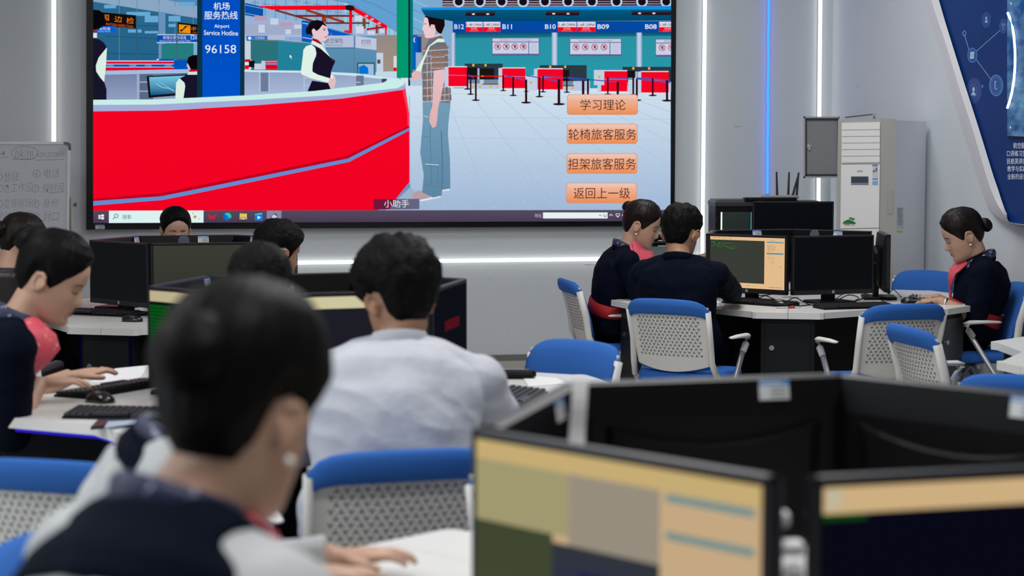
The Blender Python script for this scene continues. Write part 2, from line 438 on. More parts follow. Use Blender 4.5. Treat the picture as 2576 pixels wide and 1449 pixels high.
# floor and back of the hall
S.clip = (234.5, -262, 1688, 562)
S.rect(234, -262, 1690, 562, R(120, 165, 205), R(150, 195, 230))
S.poly([(1010, 195), (1690, 225), (1690, 530), (900, 530)], R(218, 236, 250), R(166, 190, 222))
for i in range(9): S.line([(1120 + i * 70, 240 + i * 2), (1240 + i * 160, 530)], 1.1, R(172, 196, 224))
for yy in (300, 352, 420): S.line([(1040, yy - 6), (1690, yy)], 1.0, R(178, 202, 228))
random.seed(3)
for i in range(420):
    x = random.uniform(1036, 1686); y = 250 + 278 * random.random() ** 0.6
    S.rect(x, y, x + random.uniform(2, 5), y + .9, random.choice([R(178, 202, 232), R(206, 226, 246), R(162, 184, 218)]), layer=(i % 30 == 0))
# left glass front
S.rect(234, -262, 497, 250, R(58, 112, 150), R(30, 100, 140))
S.poly([(234, -60), (497, -10), (497, 46), (234, 4)], R(142, 172, 202))
S.poly([(234, -262), (497, -262), (497, 16), (420, 0), (300, -30), (234, -40)], R(90, 140, 185))
for x in (300, 345, 400, 440, 486): S.line([(x, -40), (x, 155)], 1.6, R(95, 140, 170))
for x, y, w, h in ((262, 12, 30, 9), (318, 30, 60, 10), (364, 40, 34, 16), (322, 74, 34, 8), (364, 78, 34, 6), (424, 40, 30, 14), (424, 60, 18, 8), (450, 5, 40, 10)):
    S.rect(x, y, x + w, y + h, R(105, 175, 220), layer=False)
for y0, y1 in ((90, 98), (134, 137), (62, 66)): S.line([(265, y0), (400, y1)], 1.2, R(20, 70, 100))
S.rect(399, 30, 416, 150, R(110, 150, 190))
S.poly([(400, 24), (497, 46), (497, 24), (400, 10)], R(140, 172, 205))
S.rect(406, 110, 487, 148, R(40, 128, 132)); S.rect(487, 98, 497, 148, R(130, 180, 210))
S.rect(395, 86, 497, 88.5, R(190, 215, 235)); S.rect(395, 88.5, 497, 106, R(5, 80, 185)); S.rect(394, 106, 497, 108.5, R(190, 215, 240))
S.text('机场公安办证处', 410, 90, 469, 99, R(225, 235, 250)); S.text('Airport Police Pass Issuing Office', 401, 100.5, 480, 106, R(190, 215, 245))
S.rect(480, 89, 488, 99, R(200, 220, 245)); S.rect(481.5, 90.5, 486.5, 98, R(5, 80, 185)); S.text('总', 489, 90, 496, 99, R(220, 230, 250))
S.rect(443, 56, 446.5, 176, R(60, 110, 130))
S.poly([(447, 56), (497, 62), (497, 87), (447, 83)], R(22, 12, 14)); S.poly([(450, 61), (479, 64), (479, 84), (450, 82)], R(250, 150, 10)); S.poly([(453, 64), (476, 66), (476, 81), (453, 79)], R(24, 14, 10))
S.poly([(453, 64), (466, 65), (460, 73), (453, 75)], R(250, 150, 10)); S.poly([(470, 67), (476, 67), (476, 81), (457, 79)], R(250, 150, 10)); S.text('中', 482, 67, 493, 78, R(250, 130, 10)); S.text('CHINA', 484, 80, 496, 83.5, R(200, 90, 10))
S.poly([(246, 30), (342, 38.5), (342, 72), (246, 64)], R(20, 12, 16)); S.rect(342, 39, 346, 172, R(50, 95, 125))
S.text('国', 256, 37, 274, 52, R(250, 130, 20)); S.text('边', 288, 40.5, 307, 56, R(250, 130, 20)); S.text('检', 318, 44, 337, 60, R(250, 130, 20)); S.text('IRATION INSPECTION', 267, 57, 335, 63.5, R(235, 90, 20), slope=.11)
S.rect(244, 66, 290, 82, R(0, 100, 215)); S.text('全检查', 249, 68, 278, 76, R(215, 235, 255)); S.text('curity check', 246, 77.5, 278, 81.5, R(200, 225, 250))
# far counter with red and blue bands
S.rect(264, 152, 440, 155, R(190, 205, 230)); S.rect(266, 155, 437, 161, R(235, 5, 40)); S.rect(266, 161, 437, 169, R(0, 85, 175)); S.rect(266, 160.5, 437, 162, R(220, 230, 245)); S.rect(265, 168, 438, 169.5, R(220, 230, 245)); S.rect(265, 169.5, 439, 177, R(235, 5, 40))
for x in (268, 325, 364, 414): S.text('中国国航', x, 163, x + 18, 167, R(180, 205, 240))
S.rect(395, 148, 436, 153, R(0, 90, 190)); S.rect(437, 152, 475, 175, R(0, 85, 195)); S.rect(394, 148, 400, 152, R(200, 215, 240))
S.rect(262, 187, 500, 252, R(120, 136, 172), R(150, 165, 200)); S.poly([(264, 178), (476, 174), (476, 184), (264, 188)], R(170, 195, 228))
S.rect(344, 187, 351, 250, R(160, 176, 208)); S.rect(351, 187, 385, 250, R(92, 108, 140)); S.rect(351, 205, 385, 208, R(165, 180, 210)); S.rect(351, 228, 385, 231, R(165, 180, 210))
S.poly([(369, 191), (470, 187), (474, 238), (374, 246)], R(22, 14, 20)); S.poly([(375, 194), (466, 190), (468, 233), (379, 240)], R(120, 205, 235), R(0, 75, 130)); S.line([(392, 210), (408, 220), (424, 222), (440, 230)], 1.6, R(160, 220, 245)); S.line([(400, 206), (430, 224), (436, 226)], 1.4, R(130, 205, 240))
# two attendants behind the counter, seen from behind
S.poly([(234, 24), (250, 26), (262, 36), (266, 52), (262, 64), (250, 72), (234, 76)], R(10, 7, 10)); S.rect(234, 76.5, 245, 81, R(190, 10, 35)); S.rect(234, 83, 244, 95, R(232, 236, 236))
S.poly([(234, 96), (250, 99), (262, 108), (269, 119), (269, 122), (256, 150), (248, 190), (262, 205), (268, 225), (268, 251), (234, 251)], R(24, 22, 44))
S.poly([(269, 119), (267, 160), (262, 207), (252, 195), (242, 180), (241, 165), (248, 145), (260, 130)], R(226, 246, 236))
S.poly([(470, 156), (474, 144), (484, 139), (497, 138), (497, 177), (478, 176), (474, 165)], R(12, 6, 10)); S.poly([(471, 158), (476, 166), (480, 175), (474, 175), (470, 166)], R(220, 190, 200)); S.rect(477, 175, 496, 180, R(205, 10, 40)); S.poly([(474, 181), (496, 180), (496, 189), (471, 189)], R(220, 232, 226))
S.poly([(452, 197), (471, 188), (497, 188), (497, 252), (444, 252)], R(24, 20, 42)); S.poly([(452, 197), (464, 208), (466, 217), (461, 250), (441, 250), (443, 208)], R(226, 246, 236))
# blue hotline pillar
S.rect(496, -262, 615.5, 246, R(14, 52, 74)); S.rect(509, -262, 604, 246, R(0, 72, 190), R(0, 86, 205))
WHT = R(236, 244, 252)
S.text('机场', 537, 6, 578, 25, WHT, bold=.008); S.text('服务热线', 514, 28, 598, 49, WHT, bold=.008); S.text('Airport', 539, 61, 577, 73, WHT, bold=.008); S.text('Service Hotline', 513, 76, 599, 88, WHT, bold=.008, slope=.02); S.text('96158', 516, 113, 594, 134, WHT)
# hall behind the middle attendant
S.rect(615.5, -262, 1000, 100, R(135, 175, 215), R(165, 185, 220))
for i in range(15):
    x = 632 + i * 26; y0 = -60; y1 = 40 + i * 3 if i < 9 else 60 + (i - 9) * 8
    S.poly([(x, y0 + i * 4), (x + 20, y0 + i * 4 + 3), (x + 20, min(90, y1)), (x, min(90, y1))], R(150, 215, 235) if i > 8 else R(140, 185, 225)); 
    S.line([(x + 9, y0), (x + 9, min(88, y1))], 1.0, R(70, 95, 130)); S.line([(x, 6 + i * 3), (x + 20, 8 + i * 3)], 0.9, R(70, 95, 130), layer=False); S.line([(x, -14 + i * 4), (x + 20, -12 + i * 4)], 0.9, R(70, 95, 130), layer=False)
S.poly([(720, -262), (998, -262), (998, 78), (870, 5), (760, -22)], R(100, 165, 215)); S.line([(740, -20), (880, 8), (998, 80)], 1.5, R(80, 110, 150)); S.line([(820, -30), (940, 10), (998, 40)], 1.0, R(80, 120, 165))
S.poly([(616, 7), (662, 17), (662, 46), (616, 38)], R(8, 82, 175)); S.line([(616, 12), (662, 22)], 1.4, R(150, 190, 230)); S.line([(616, 33), (662, 42)], 1.4, R(150, 190, 230))
S.rect(616, 60, 760, 90, R(165, 178, 208)); 
for x, y, w, h in ((640, 40, 30, 12), (680, 46, 20, 16), (705, 56, 30, 10), (650, 62, 16, 20), (740, 62, 22, 10), (718, 74, 14, 12)): S.rect(x, y, x + w, y + h, R(205, 215, 238) if w < 25 else R(190, 160, 190))
BRN = R(150, 62, 30)
S.line([(692, 25), (790, 54)], 5, R(120, 50, 30)); S.line([(770, 25), (866, 56)], 6, BRN); S.line([(745, 40), (890, 40)], 5, R(125, 40, 28)); S.line([(815, 58), (930, 58)], 4, R(100, 40, 30)); S.line([(815, 42), (815, 58)], 11, BRN); S.line([(916, 46), (916, 72)], 8, BRN); S.line([(948, 62), (948, 84)], 6, BRN)
RED = R(252, 5, 32)
S.poly([(648, 15), (870, 13), (870, 25), (684, 25)], RED); S.poly([(890, 17), (974, 64), (974, 74), (890, 29)], RED); S.rect(878, 26, 886, 84, RED); S.rect(969, 70, 973, 88, RED); S.poly([(869, 14), (880, 12), (891, 16), (892, 26), (880, 27), (869, 24)], R(40, 14, 22)); S.line([(922, 74), (965, 68)], 5, R(190, 15, 30)); S.line([(866, 80), (886, 80)], 8, R(205, 50, 60))
for x, y in ((918, 38), (932, 46), (950, 56)): S.rect(x, y, x + 8, y + 5, R(235, 160, 180))
for x, y, w, h in ((893, 40, 18, 12), (895, 66, 20, 18), (925, 78, 18, 9), (955, 74, 12, 8)): S.rect(x, y, x + w, y + h, R(215, 222, 240))
S.rect(616, 88, 630, 178, R(205, 218, 225)); S.rect(616, 88, 760, 100, R(185, 195, 222)); S.rect(620, 90, 673, 103, R(50, 120, 200)); S.disc(628, 96, 4, 4, R(235, 245, 252)); S.text('行李寄存', 642, 92, 666, 99, R(200, 220, 245)); S.rect(716, 92, 758, 105, R(150, 180, 225)); S.text('国际行李查询', 728, 94, 756, 101, R(120, 150, 205))
S.poly([(631, 99), (700, 101), (700, 177), (631, 177)], R(45, 118, 128)); S.poly([(699, 101), (772, 108), (790, 112), (790, 178), (699, 177)], R(35, 134, 158)); S.line([(631, 99), (772, 108)], 1.4, R(130, 130, 110))
S.poly([(759, 51), (785, 54), (785, 108), (759, 104)], R(10, 92, 190)); S.line([(761, 58), (785, 62)], 2, R(180, 205, 235)); S.line([(761, 94), (785, 98)], 2, R(190, 210, 235))
S.poly([(822, 70), (890, 88), (822, 92)], R(15, 90, 190)); S.line([(824, 71), (888, 88)], 2.4, R(40, 140, 225)); S.text('A', 829, 83, 837, 90, R(90, 150, 220))
S.rect(820, 90, 947, 188, R(96, 152, 188), R(90, 140, 178)); S.rect(819, 89.5, 891, 119, R(186, 198, 224)); S.poly([(894, 90), (947, 97), (947, 126), (894, 120)], R(196, 206, 230)); S.line([(819, 121), (891, 121)], 2.5, R(75, 125, 160)); S.line([(891, 90), (891, 186)], 2, R(80, 125, 155))
S.text('航空保险', 819, 96, 863, 109, R(60, 70, 80)); S.text('Aviation Insurance', 820, 111, 862, 116, R(95, 105, 120)); S.text('航空保险', 909, 99, 933, 112, R(80, 90, 110)); S.text('Aviation Insurance', 910, 114, 933, 117, R(130, 145, 170))
S.rect(898, 157, 943, 188, R(40, 105, 120)); S.rect(902, 161, 940, 188, R(165, 195, 225)); S.poly([(903, 168), (915, 163), (926, 170), (927, 186), (903, 186)], R(0, 120, 220))
S.rect(947, 88, 998, 180, R(152, 142, 138), R(168, 150, 136)); S.rect(947, 133, 964, 181, R(205, 215, 235)); S.rect(949, 150, 957, 160, R(70, 85, 100)); S.rect(990, 141, 999, 172, R(225, 222, 222)); S.rect(990, 170, 999, 181, R(225, 15, 40))
S.poly([(945, 181), (998, 179), (998, 196), (945, 190)], R(200, 225, 240))
# inside of the counter
S.poly([(615, 176), (800, 178), (930, 190), (1000, 200), (960, 212), (820, 232), (615, 242)], R(150, 166, 202), R(176, 192, 224)); S.poly([(615, 176), (760, 178), (890, 184), (1003, 197), (1000, 203), (880, 190), (760, 183), (615, 181)], R(212, 236, 250))
for x in (653, 677, 765): S.line([(x, 182), (x, 231)], 2.0, R(192, 206, 232))
for y in (196, 214): S.line([(654, y), (677, y)], 2.4, R(190, 204, 230)); S.line([(765, y), (782, y)], 2, R(190, 204, 230))
S.rect(656, 183, 675, 230, R(112, 128, 158), layer=False); S.rect(896, 190, 915, 216, R(110, 124, 150)); S.line([(896, 207), (907, 207)], 2, R(200, 215, 240)); S.rect(960, 198, 973, 207, R(70, 70, 95))
S.rect(616, 149, 632, 174, R(230, 235, 242)); S.rect(616, 149, 630, 156, R(225, 15, 35)); S.rect(616, 164, 626, 174, R(225, 15, 35)); S.rect(626, 153, 641, 169, R(20, 14, 18)); S.rect(640, 160, 658, 175, R(205, 214, 232)); S.poly([(655, 175), (658, 153), (667, 153), (668, 175)], R(200, 208, 230)); S.rect(668, 153, 698, 174, R(225, 5, 35)); S.rect(668, 158, 698, 163, R(150, 130, 200)); S.rect(668, 154, 698, 155.5, R(230, 190, 200))
# green column, phone booth
S.rect(998, -262, 1028, 196, R(0, 152, 122), R(0, 158, 112)); S.rect(1027, -262, 1032, 216, R(16, 48, 58)); S.rect(1032, -262, 1039, 200, R(0, 125, 130))
S.rect(1039, -262, 1062, 90, R(120, 180, 220)); 
for a in range(5): S.line([(1039, -20 + a * 22), (1075, -8 + a * 24)], 1.2, R(190, 215, 240) if a % 2 else R(90, 130, 165))
S.rect(1040, 86, 1080, 180, R(150, 142, 142)); S.rect(1039, 88, 1050, 175, R(0, 92, 200)); S.rect(1050, 92, 1060, 140, R(20, 70, 150)); S.text('(', 1040, 94, 1045, 107, R(225, 235, 250), bold=.05)
S.rect(1046, 132, 1062, 200, R(160, 180, 215)); S.poly([(1030, 196), (1062, 196), (1062, 216), (1034, 216)], R(180, 205, 230))
# main attendant
SKN = R(238, 205, 214)
S.poly([(788, 92), (812, 96), (806, 112), (798, 112), (786, 104)], R(228, 190, 200)); S.poly([(798, 58), (816, 56), (823, 66), (824, 74), (827, 84), (823, 90), (824, 96), (818, 103), (808, 104), (792, 96), (785, 84), (784, 74)], SKN)
S.poly([(776, 60), (784, 53), (798, 50), (811, 53), (818, 60), (823, 68), (812, 62), (804, 72), (797, 78), (790, 74), (785, 76), (787, 92), (778, 84), (774, 72)], R(20, 12, 20)); S.disc(775, 77, 6, 10, R(22, 13, 22)); S.disc(789, 79, 4.6, 7, R(240, 205, 214))
S.line([(813, 75), (819, 76)], 2.2, R(60, 40, 50)); S.line([(812, 72), (820, 71)], 1.2, R(70, 50, 60)); S.line([(816, 94), (823, 92.5)], 2.0, R(190, 60, 80))
S.poly([(783, 112), (795, 114), (812, 122), (832, 146), (842, 150), (843, 156), (838, 166), (833, 180), (832, 198), (815, 196), (787, 183), (786, 160), (796, 140)], R(26, 18, 42)); S.poly([(770, 116), (784, 112), (793, 120), (796, 134), (787, 160), (785, 180), (800, 188), (830, 197), (826, 208), (785, 198), (758, 187), (757, 180), (762, 140), (763, 126)], R(232, 250, 240))
S.poly([(784, 103), (797, 104), (813, 116), (831, 144), (806, 122), (783, 110)], R(228, 246, 238)); S.poly([(787, 96), (800, 100), (810, 111), (805, 111), (785, 101)], R(165, 20, 40)); S.poly([(809, 103), (814, 107), (818, 118), (812, 113)], R(235, 244, 240))
S.poly([(785, 203), (826, 209), (832, 222), (832, 236), (770, 238)], R(24, 16, 38)); S.poly([(833, 185), (843, 194), (846, 203), (840, 222), (832, 224), (825, 208), (830, 198)], R(232, 195, 200)); S.poly([(832, 186), (840, 192), (836, 198), (832, 198)], R(232, 250, 240)); S.line([(835, 151), (841, 150)], 1.5, R(160, 80, 40))
# white counter top and red counter front
S.poly([(234, 251), (390, 250), (620, 240), (790, 229), (900, 216), (965, 208), (978, 199), (1003, 198), (1018, 204), (1016, 214), (1000, 222), (830, 240), (620, 252), (390, 263), (234, 264)], R(208, 246, 240))
S.poly([(234, 264), (390, 263), (620, 252), (830, 240), (1000, 222), (1016, 213), (1018, 206), (1021, 222), (1012, 226), (860, 248), (640, 265), (420, 278), (234, 280)], R(168, 178, 222))
S.poly([(234, 280), (420, 278), (640, 265), (860, 248), (1012, 226), (1020, 222), (1030, 290), (1030, 466), (1000, 500), (955, 530), (234, 532)], R(255, 2, 36), R(250, 2, 36))
S.poly([(1012, 226), (1020, 222), (1030, 290), (1030, 322), (1026, 322), (1024, 280)], R(255, 60, 85))
S.poly([(234, 500), (405, 486), (500, 467), (872, 392), (1030, 316), (1030, 322), (876, 400), (502, 476), (408, 494), (234, 507)], R(196, 0, 34)); S.poly([(234, 506), (405, 494), (500, 475), (875, 399), (1030, 321), (1030, 328), (879, 407), (505, 484), (410, 503), (234, 517)], R(98, 146, 218))
S.poly([(1030, 458), (1033, 470), (1000, 508), (968, 530), (950, 530), (996, 500)], R(110, 150, 205)); S.line([(1030, 240), (1031, 460)], 1.6, R(140, 170, 210))
S.poly([(1033, 470), (1060, 500), (1040, 530), (970, 530)], R(165, 185, 212))
# traveller with arm in a sling
JN = R(112, 158, 188)
S.poly([(1038, 486), (1050, 480), (1068, 480), (1082, 490), (1080, 499), (1052, 504), (1037, 498)], R(190, 162, 170)); S.poly([(1050, 504), (1090, 496), (1108, 492), (1108, 496), (1062, 506)], R(236, 242, 248)); S.poly([(1112, 476), (1131, 474), (1131, 479), (1113, 481)], R(226, 236, 244))
S.poly([(1063, 256), (1134, 256), (1128, 312), (1127, 340), (1132, 400), (1133, 474), (1112, 478), (1111, 492), (1090, 497), (1062, 484), (1066, 440), (1057, 384), (1064, 300)], R(118, 162, 190), R(96, 138, 168)); S.line([(1086, 262), (1082, 340), (1086, 470)], 1.4, R(84, 124, 152)); S.line([(1110, 330), (1113, 400), (1112, 476)], 2.2, R(78, 118, 146)); S.line([(1070, 413), (1104, 415)], 1.6, R(220, 232, 240)); S.line([(1072, 416), (1102, 418), (1100, 470), (1070, 465)], 1.2, R(86, 124, 152)); S.line([(1066, 291), (1078, 295)], 1.6, R(210, 225, 235)); S.line([(1060, 342), (1082, 346)], 1.2, R(84, 124, 152))
S.poly([(1078, 90), (1112, 84), (1110, 96), (1084, 100)], R(232, 196, 200)); S.poly([(1080, 97), (1110, 89), (1119, 104), (1128, 122), (1130, 170), (1132, 200), (1136, 250), (1130, 259), (1063, 254), (1062, 160), (1068, 122)], R(112, 116, 128), R(120, 112, 112))
S.clip = (1064, 99, 1130, 257)
for x in (1070, 1080, 1092, 1103, 1113, 1124): S.line([(x, 120), (x + 3, 256)], 1.4, R(160, 112, 84)); S.line([(x + 4, 126), (x + 6, 256)], 2.4, R(168, 178, 200))
for y in (118, 132, 150, 172, 192, 212, 232, 246): S.line([(1064, y + 4), (1132, y)], 2.0, R(158, 108, 80)); S.line([(1064, y + 10), (1132, y + 6)], 2.2, R(182, 190, 210))
S.poly([(1083, 130), (1118, 126), (1120, 172), (1090, 178)], R(130, 118, 116)); 
for y in (138, 152, 166): S.line([(1084, y + 2), (1119, y)], 1.8, R(176, 120, 88)); S.line([(1085, y + 6), (1119, y + 5)], 2, R(190, 192, 205))
for x in (1092, 1106): S.line([(x, 130), (x + 3, 176)], 1.8, R(170, 118, 90))
S.clip = (234.5, -262, 1688, 562)
S.poly([(1091, 178), (1118, 174), (1119, 196), (1112, 230), (1102, 272), (1100, 300), (1097, 318), (1088, 322), (1080, 306), (1081, 290), (1088, 262), (1089, 220)], R(238, 198, 204), R(232, 182, 184)); S.poly([(1116, 98), (1102, 97), (1078, 116), (1062, 150), (1043, 182), (1058, 184), (1066, 155), (1082, 116), (1100, 106), (1119, 106)], R(228, 250, 228)); S.poly([(1036, 184), (1046, 178), (1060, 180), (1059, 196), (1046, 205), (1036, 198)], R(234, 188, 188))
S.poly([(1070, 42), (1066, 50), (1066, 58), (1062, 74), (1066, 78), (1067, 90), (1072, 96), (1092, 94), (1096, 76), (1090, 50)], R(242, 208, 214)); S.poly([(1068, 42), (1076, 34), (1092, 31), (1108, 34), (1118, 46), (1119, 64), (1110, 86), (1102, 82), (1096, 74), (1093, 62), (1084, 64), (1081, 70), (1076, 46)], R(24, 12, 12)); S.disc(1087, 69, 5, 8, R(238, 196, 204)); S.line([(1066, 60), (1073, 60)], 1.4, R(60, 40, 40)); S.line([(1066, 88), (1071, 87)], 1.5, R(200, 110, 120))
# check-in row
S.rect(1113, -262, 1690, 20, R(205, 205, 225)); S.rect(1113, -20, 1690, 18, R(34, 16, 30))
for y in (-6, 2.5, 8.5, 14): S.rect(1113, y, 1690, y + 2.6, R(228, 205, 222), layer=False)
for x in (1154, 1207, 1262, 1316, 1371, 1429, 1489, 1551, 1615, 1676): S.disc(x, 4, 14.5, 14.5, R(190, 218, 246)); S.disc(x, 4, 10, 10, R(26, 12, 22))
S.poly([(1060, 19), (1690, 15), (1690, 25), (1060, 26)], R(10, 150, 236)); S.poly([(1060, 25), (1690, 24), (1690, 52), (1140, 54), (1120, 50), (1070, 40)], R(4, 92, 130), R(2, 72, 112))
for x0, x1, y in ((1170, 1247, 30), (1372, 1459, 29), (1588, 1690, 28)):
    S.poly([(x0 + 3, y), (x1, y), (x1 - 3, y + 10), (x0, y + 10)], R(36, 20, 30)); S.line([(x0 + 3, y + 2.5), (x1, y + 2.5)], .8, R(90, 80, 100)); S.disc(x0 + 21, y + 5.5, 4, 2, R(225, 230, 240)); S.disc(x0 + 57, y + 5.5, 4, 2, R(225, 230, 240))
S.rect(1140, 81, 1690, 222, R(44, 150, 168), R(40, 160, 178)); S.poly([(1140, 81), (1690, 82), (1690, 90), (1140, 96)], R(8, 78, 108), R(30, 125, 150))
S.rect(1139, 53, 1690, 82, R(0, 78, 172), R(8, 72, 165))
for t, x0, x1 in (('B12', 1143, 1167), ('B11', 1264, 1288), ('B10', 1371, 1398), ('B09', 1503, 1532), ('B08', 1623, 1652)): S.text(t, x0, 61, x1, 73, R(226, 240, 255), bold=.015)
for x0, x1 in ((1172.5, 1213.5), (1215.5, 1258.5), (1403.5, 1449.5), (1451.5, 1498), (1658, 1704)):
    S.rect(x0, 55, x1, 68, R(235, 236, 248)); S.rect(x0, 68, x1, 80, R(248, 10, 38)); w = x1 - x0
    S.ring(x0 + .07 * w, 62, 2.2, 3.0, 1.2, R(225, 30, 50), a0=.6, a1=5.4); S.line([(x0 + .05 * w, 64.5), (x0 + .10 * w, 59)], 1.0, R(225, 30, 50)); S.text('AIR CHINA', x0 + .15 * w, 58.5, x0 + .95 * w, 65.5, R(46, 50, 82), shear=.25, bold=.02)
    S.text('经济舱', x0 + .3 * w, 69.5, x0 + .68 * w, 74.5, R(255, 190, 215)); S.text('ECONOMY CLASS', x0 + .22 * w, 76, x0 + .76 * w, 78.5, R(255, 150, 170))
for x0, x1 in ((1388, 1402), (1601, 1615), (1134, 1145)): S.rect(x0, 82, x1, 172, R(150, 178, 212)); S.rect(x0 + 3, 82, x1 - 3, 172, R(196, 212, 236))
for x0, x1, cx in ((1237, 1357, (1252, 1273.5, 1295, 1316.5)), (1432.5, 1564, (1449, 1472.5, 1496, 1519.5)), (1648, 1780, (1665.5, 1689))):
    y = 95 + (x0 - 1237) * .007; S.rect(x0, y, x1, y + 45, R(98, 98, 150)); S.rect(x0 + 2, y + 1.5, x1 - 2, y + 9.5, R(204, 212, 236)); k = (x1 - x0) / 120
    S.rect(x0 + 2, y + 11.5, x0 + 92 * k, y + 40, R(206, 216, 240)); S.rect(x0 + 94 * k, y + 11.5, x1 - 2, y + 40, R(206, 216, 240)); S.text('禁止托运', x0 + 21 * k, y + 3, x0 + 40 * k, y + 8, R(190, 80, 110)); S.text('Items Prohibited in Check-in Baggage', x0 + 42 * k, y + 3.5, x0 + 99 * k, y + 8, R(150, 110, 150))
    for q in range(6): S.line([(x0 + 97 * k, y + 15 + q * 4), (x1 - 6, y + 15 + q * 4)], .8, R(160, 165, 195), layer=False)
    for c in cx: S.ring(c, y + 22, 7.4, 7.4, 1.7, R(205, 40, 62)); S.poly([(c - 3, y + 19), (c + 4, y + 18), (c + 2, y + 26), (c - 2, y + 25)], R(96, 70, 90)); S.line([(c - 5, y + 17), (c + 5, y + 27)], 1.5, R(205, 40, 62))
for x0, x1, y0, y1 in ((1169, 1265, 160, 200), (1358, 1476, 164, 204), (1566, 1690, 168, 206)):
    S.rect(x0, y0, x1, y1, R(44, 60, 72)); S.rect(x0 + 6, y0 + 10, x0 + 32, y1, R(24, 20, 22)); S.rect(x0 + 38, y0 + 12, x0 + 74, y1, R(26, 22, 22)); S.rect(x0 + 32, y0 + 12, x0 + 37, y1, R(170, 185, 215))
    for q in (.2, .52): S.rect(x0 + q * (x1 - x0), y0 + 1, x0 + q * (x1 - x0) + 5, y0 + 7, R(235, 195, 60))
    S.rect(x0 - 2, y1, x1 + 8, y1 + 24, R(192, 206, 232)); S.poly([(x0 + 6, y1), (x0 + 38, y1), (x0 + 38, y1 + 10), (x0 + 6, y1 + 10)], R(120, 140, 160)); S.rect(x0 + 48, y1, x0 + 84, y1 + 11, R(120, 142, 162)); S.rect(x0 + 44, y1 + 11, x0 + 86, y1 + 13, R(50, 40, 50))
    for q in (18, 36, 62, 80): S.rect(x0 + q, y1 + 15, x0 + q + 6, y1 + 21, R(225, 190, 60))
for x0, x1, y0, y1 in ((1127, 1175, 168, 217), (1262, 1322, 171, 222), (1351, 1416, 173, 225), (1511, 1578, 178, 230), (1612, 1682, 180, 233)):
    S.rect(x0 - 8, y0, x0 + 2, y1 + 2, R(200, 212, 236)); S.rect(x0 + 1, y0, x1, y1, R(252, 5, 40)); S.rect(x0, y0 - 1.5, x1, y0 + 1, R(236, 225, 235)); S.line([(x0 + 1, y0 + 21), (x1, y0 + 22)], 1.2, R(190, 130, 170)); S.rect(x0, y1, x1, y1 + 3, R(225, 235, 246))
for x0, y0 in ((1322, 190), (1580, 196), (1494, 176)): S.rect(x0, y0, x0 + 26, y0 + 38, R(202, 214, 236)); S.rect(x0 + 11, y0 + 14, x0 + 16, y0 + 21, R(215, 185, 70))
S.line([(1130, 235), (1400, 244), (1690, 252)], 1.3, R(210, 222, 170))
S.line([(1175, 191), (1263, 192)], 3.0, R(235, 5, 35)); S.disc(1214, 191.5, 2.5, 2.2, R(235, 120, 20)); BLT = R(58, 78, 180)
for a in (((1176, 187), (1192, 196)), ((1266, 189), (1288, 194), (1322, 202)), ((1324, 190), (1360, 196), (1404, 204)), ((1367, 192), (1426, 196), (1468, 204)), ((1424, 194), (1478, 200), (1552, 206)), ((1530, 196), (1594, 199)), ((1600, 198), (1642, 203), (1686, 208)), ((1602, 196), (1686, 202))): S.line(list(a), 2.6, BLT)
POST = R(44, 12, 24)
for x, y0, y1, w in ((1176, 172, 224, 4), (1184, 196, 237, 4), (1197, 196, 252, 4.6), (1266, 189, 228, 3.6), (1291, 193, 240, 4.2), (1324, 200, 230, 3), (1323.5, 200, 258, 5.6), (1357, 194, 243, 4.4), (1366, 191, 231, 3.6), (1406, 199, 262, 6.6), (1426, 191, 232, 3.8), (1467, 203, 260, 6.4), (1479, 198, 256, 5), (1529, 194, 237, 4), (1554, 206, 266, 6), (1593, 196, 238, 4.6), (1602, 199, 252, 5.2), (1642, 197, 240, 4.6), (1678, 202, 253, 5.8)):
    S.rect(x - w / 2, y0, x + w / 2, y1, POST); S.disc(x, y1, w * 2.3, w * .45, POST, n=14)
S.poly([(728, 135), (728, 148), (731, 145), (733.5, 150.5), (735.5, 149.5), (733, 144.5), (737, 144)], R(40, 60, 60)); S.poly([(728.6, 137), (728.6, 146.5), (731, 144), (733.6, 149.4), (734.6, 149), (732, 143.6), (735.6, 143.4)], R(240, 250, 255))
S.clip = None
S.poly([(940, 501), (1055, 500), (1055, 526), (940, 527)], R(120, 24, 64)); S.poly([(1000, 500.5), (1055, 500), (1055, 526), (978, 527)], R(104, 104, 134)); S.text('小助手', 966, 502.5, 1029, 522, R(236, 236, 244))
S.build('airport_picture', attr_mat('display_picture', 0.92), vw)
# orange menu buttons
for (x0, y0, x1, y1), t, tb in (((1427, 238, 1604, 288), '学习理论', (1460, 250, 1574, 277)), ((1426.5, 312, 1603, 361), '轮椅旅客服务', (1430, 324, 1601, 352)), ((1426, 386.5, 1602.5, 436), '担架旅客服务', (1429, 398, 1600, 427)), ((1425, 460.5, 1601.5, 510), '返回上一级', (1443, 472, 1585, 500))):
    B = Pic(lambda x, y, d: SF(x, y, d + .0245)); B.rrect(x0 - .8, y0 - .8, x1 + .8, y1 + .8, 8, R(186, 140, 140)); B.rrect(x0, y0, x1, y1, 8, R(246, 196, 172), R(246, 146, 84)); B.rrect(x0 + 3, y0 + 2, x1 - 3, y0 + 12, 5, R(250, 206, 190), R(248, 190, 164)); B.text(t, *tb, R(74, 34, 24)); B.build('menu_button', MATS['display_picture'], vw)
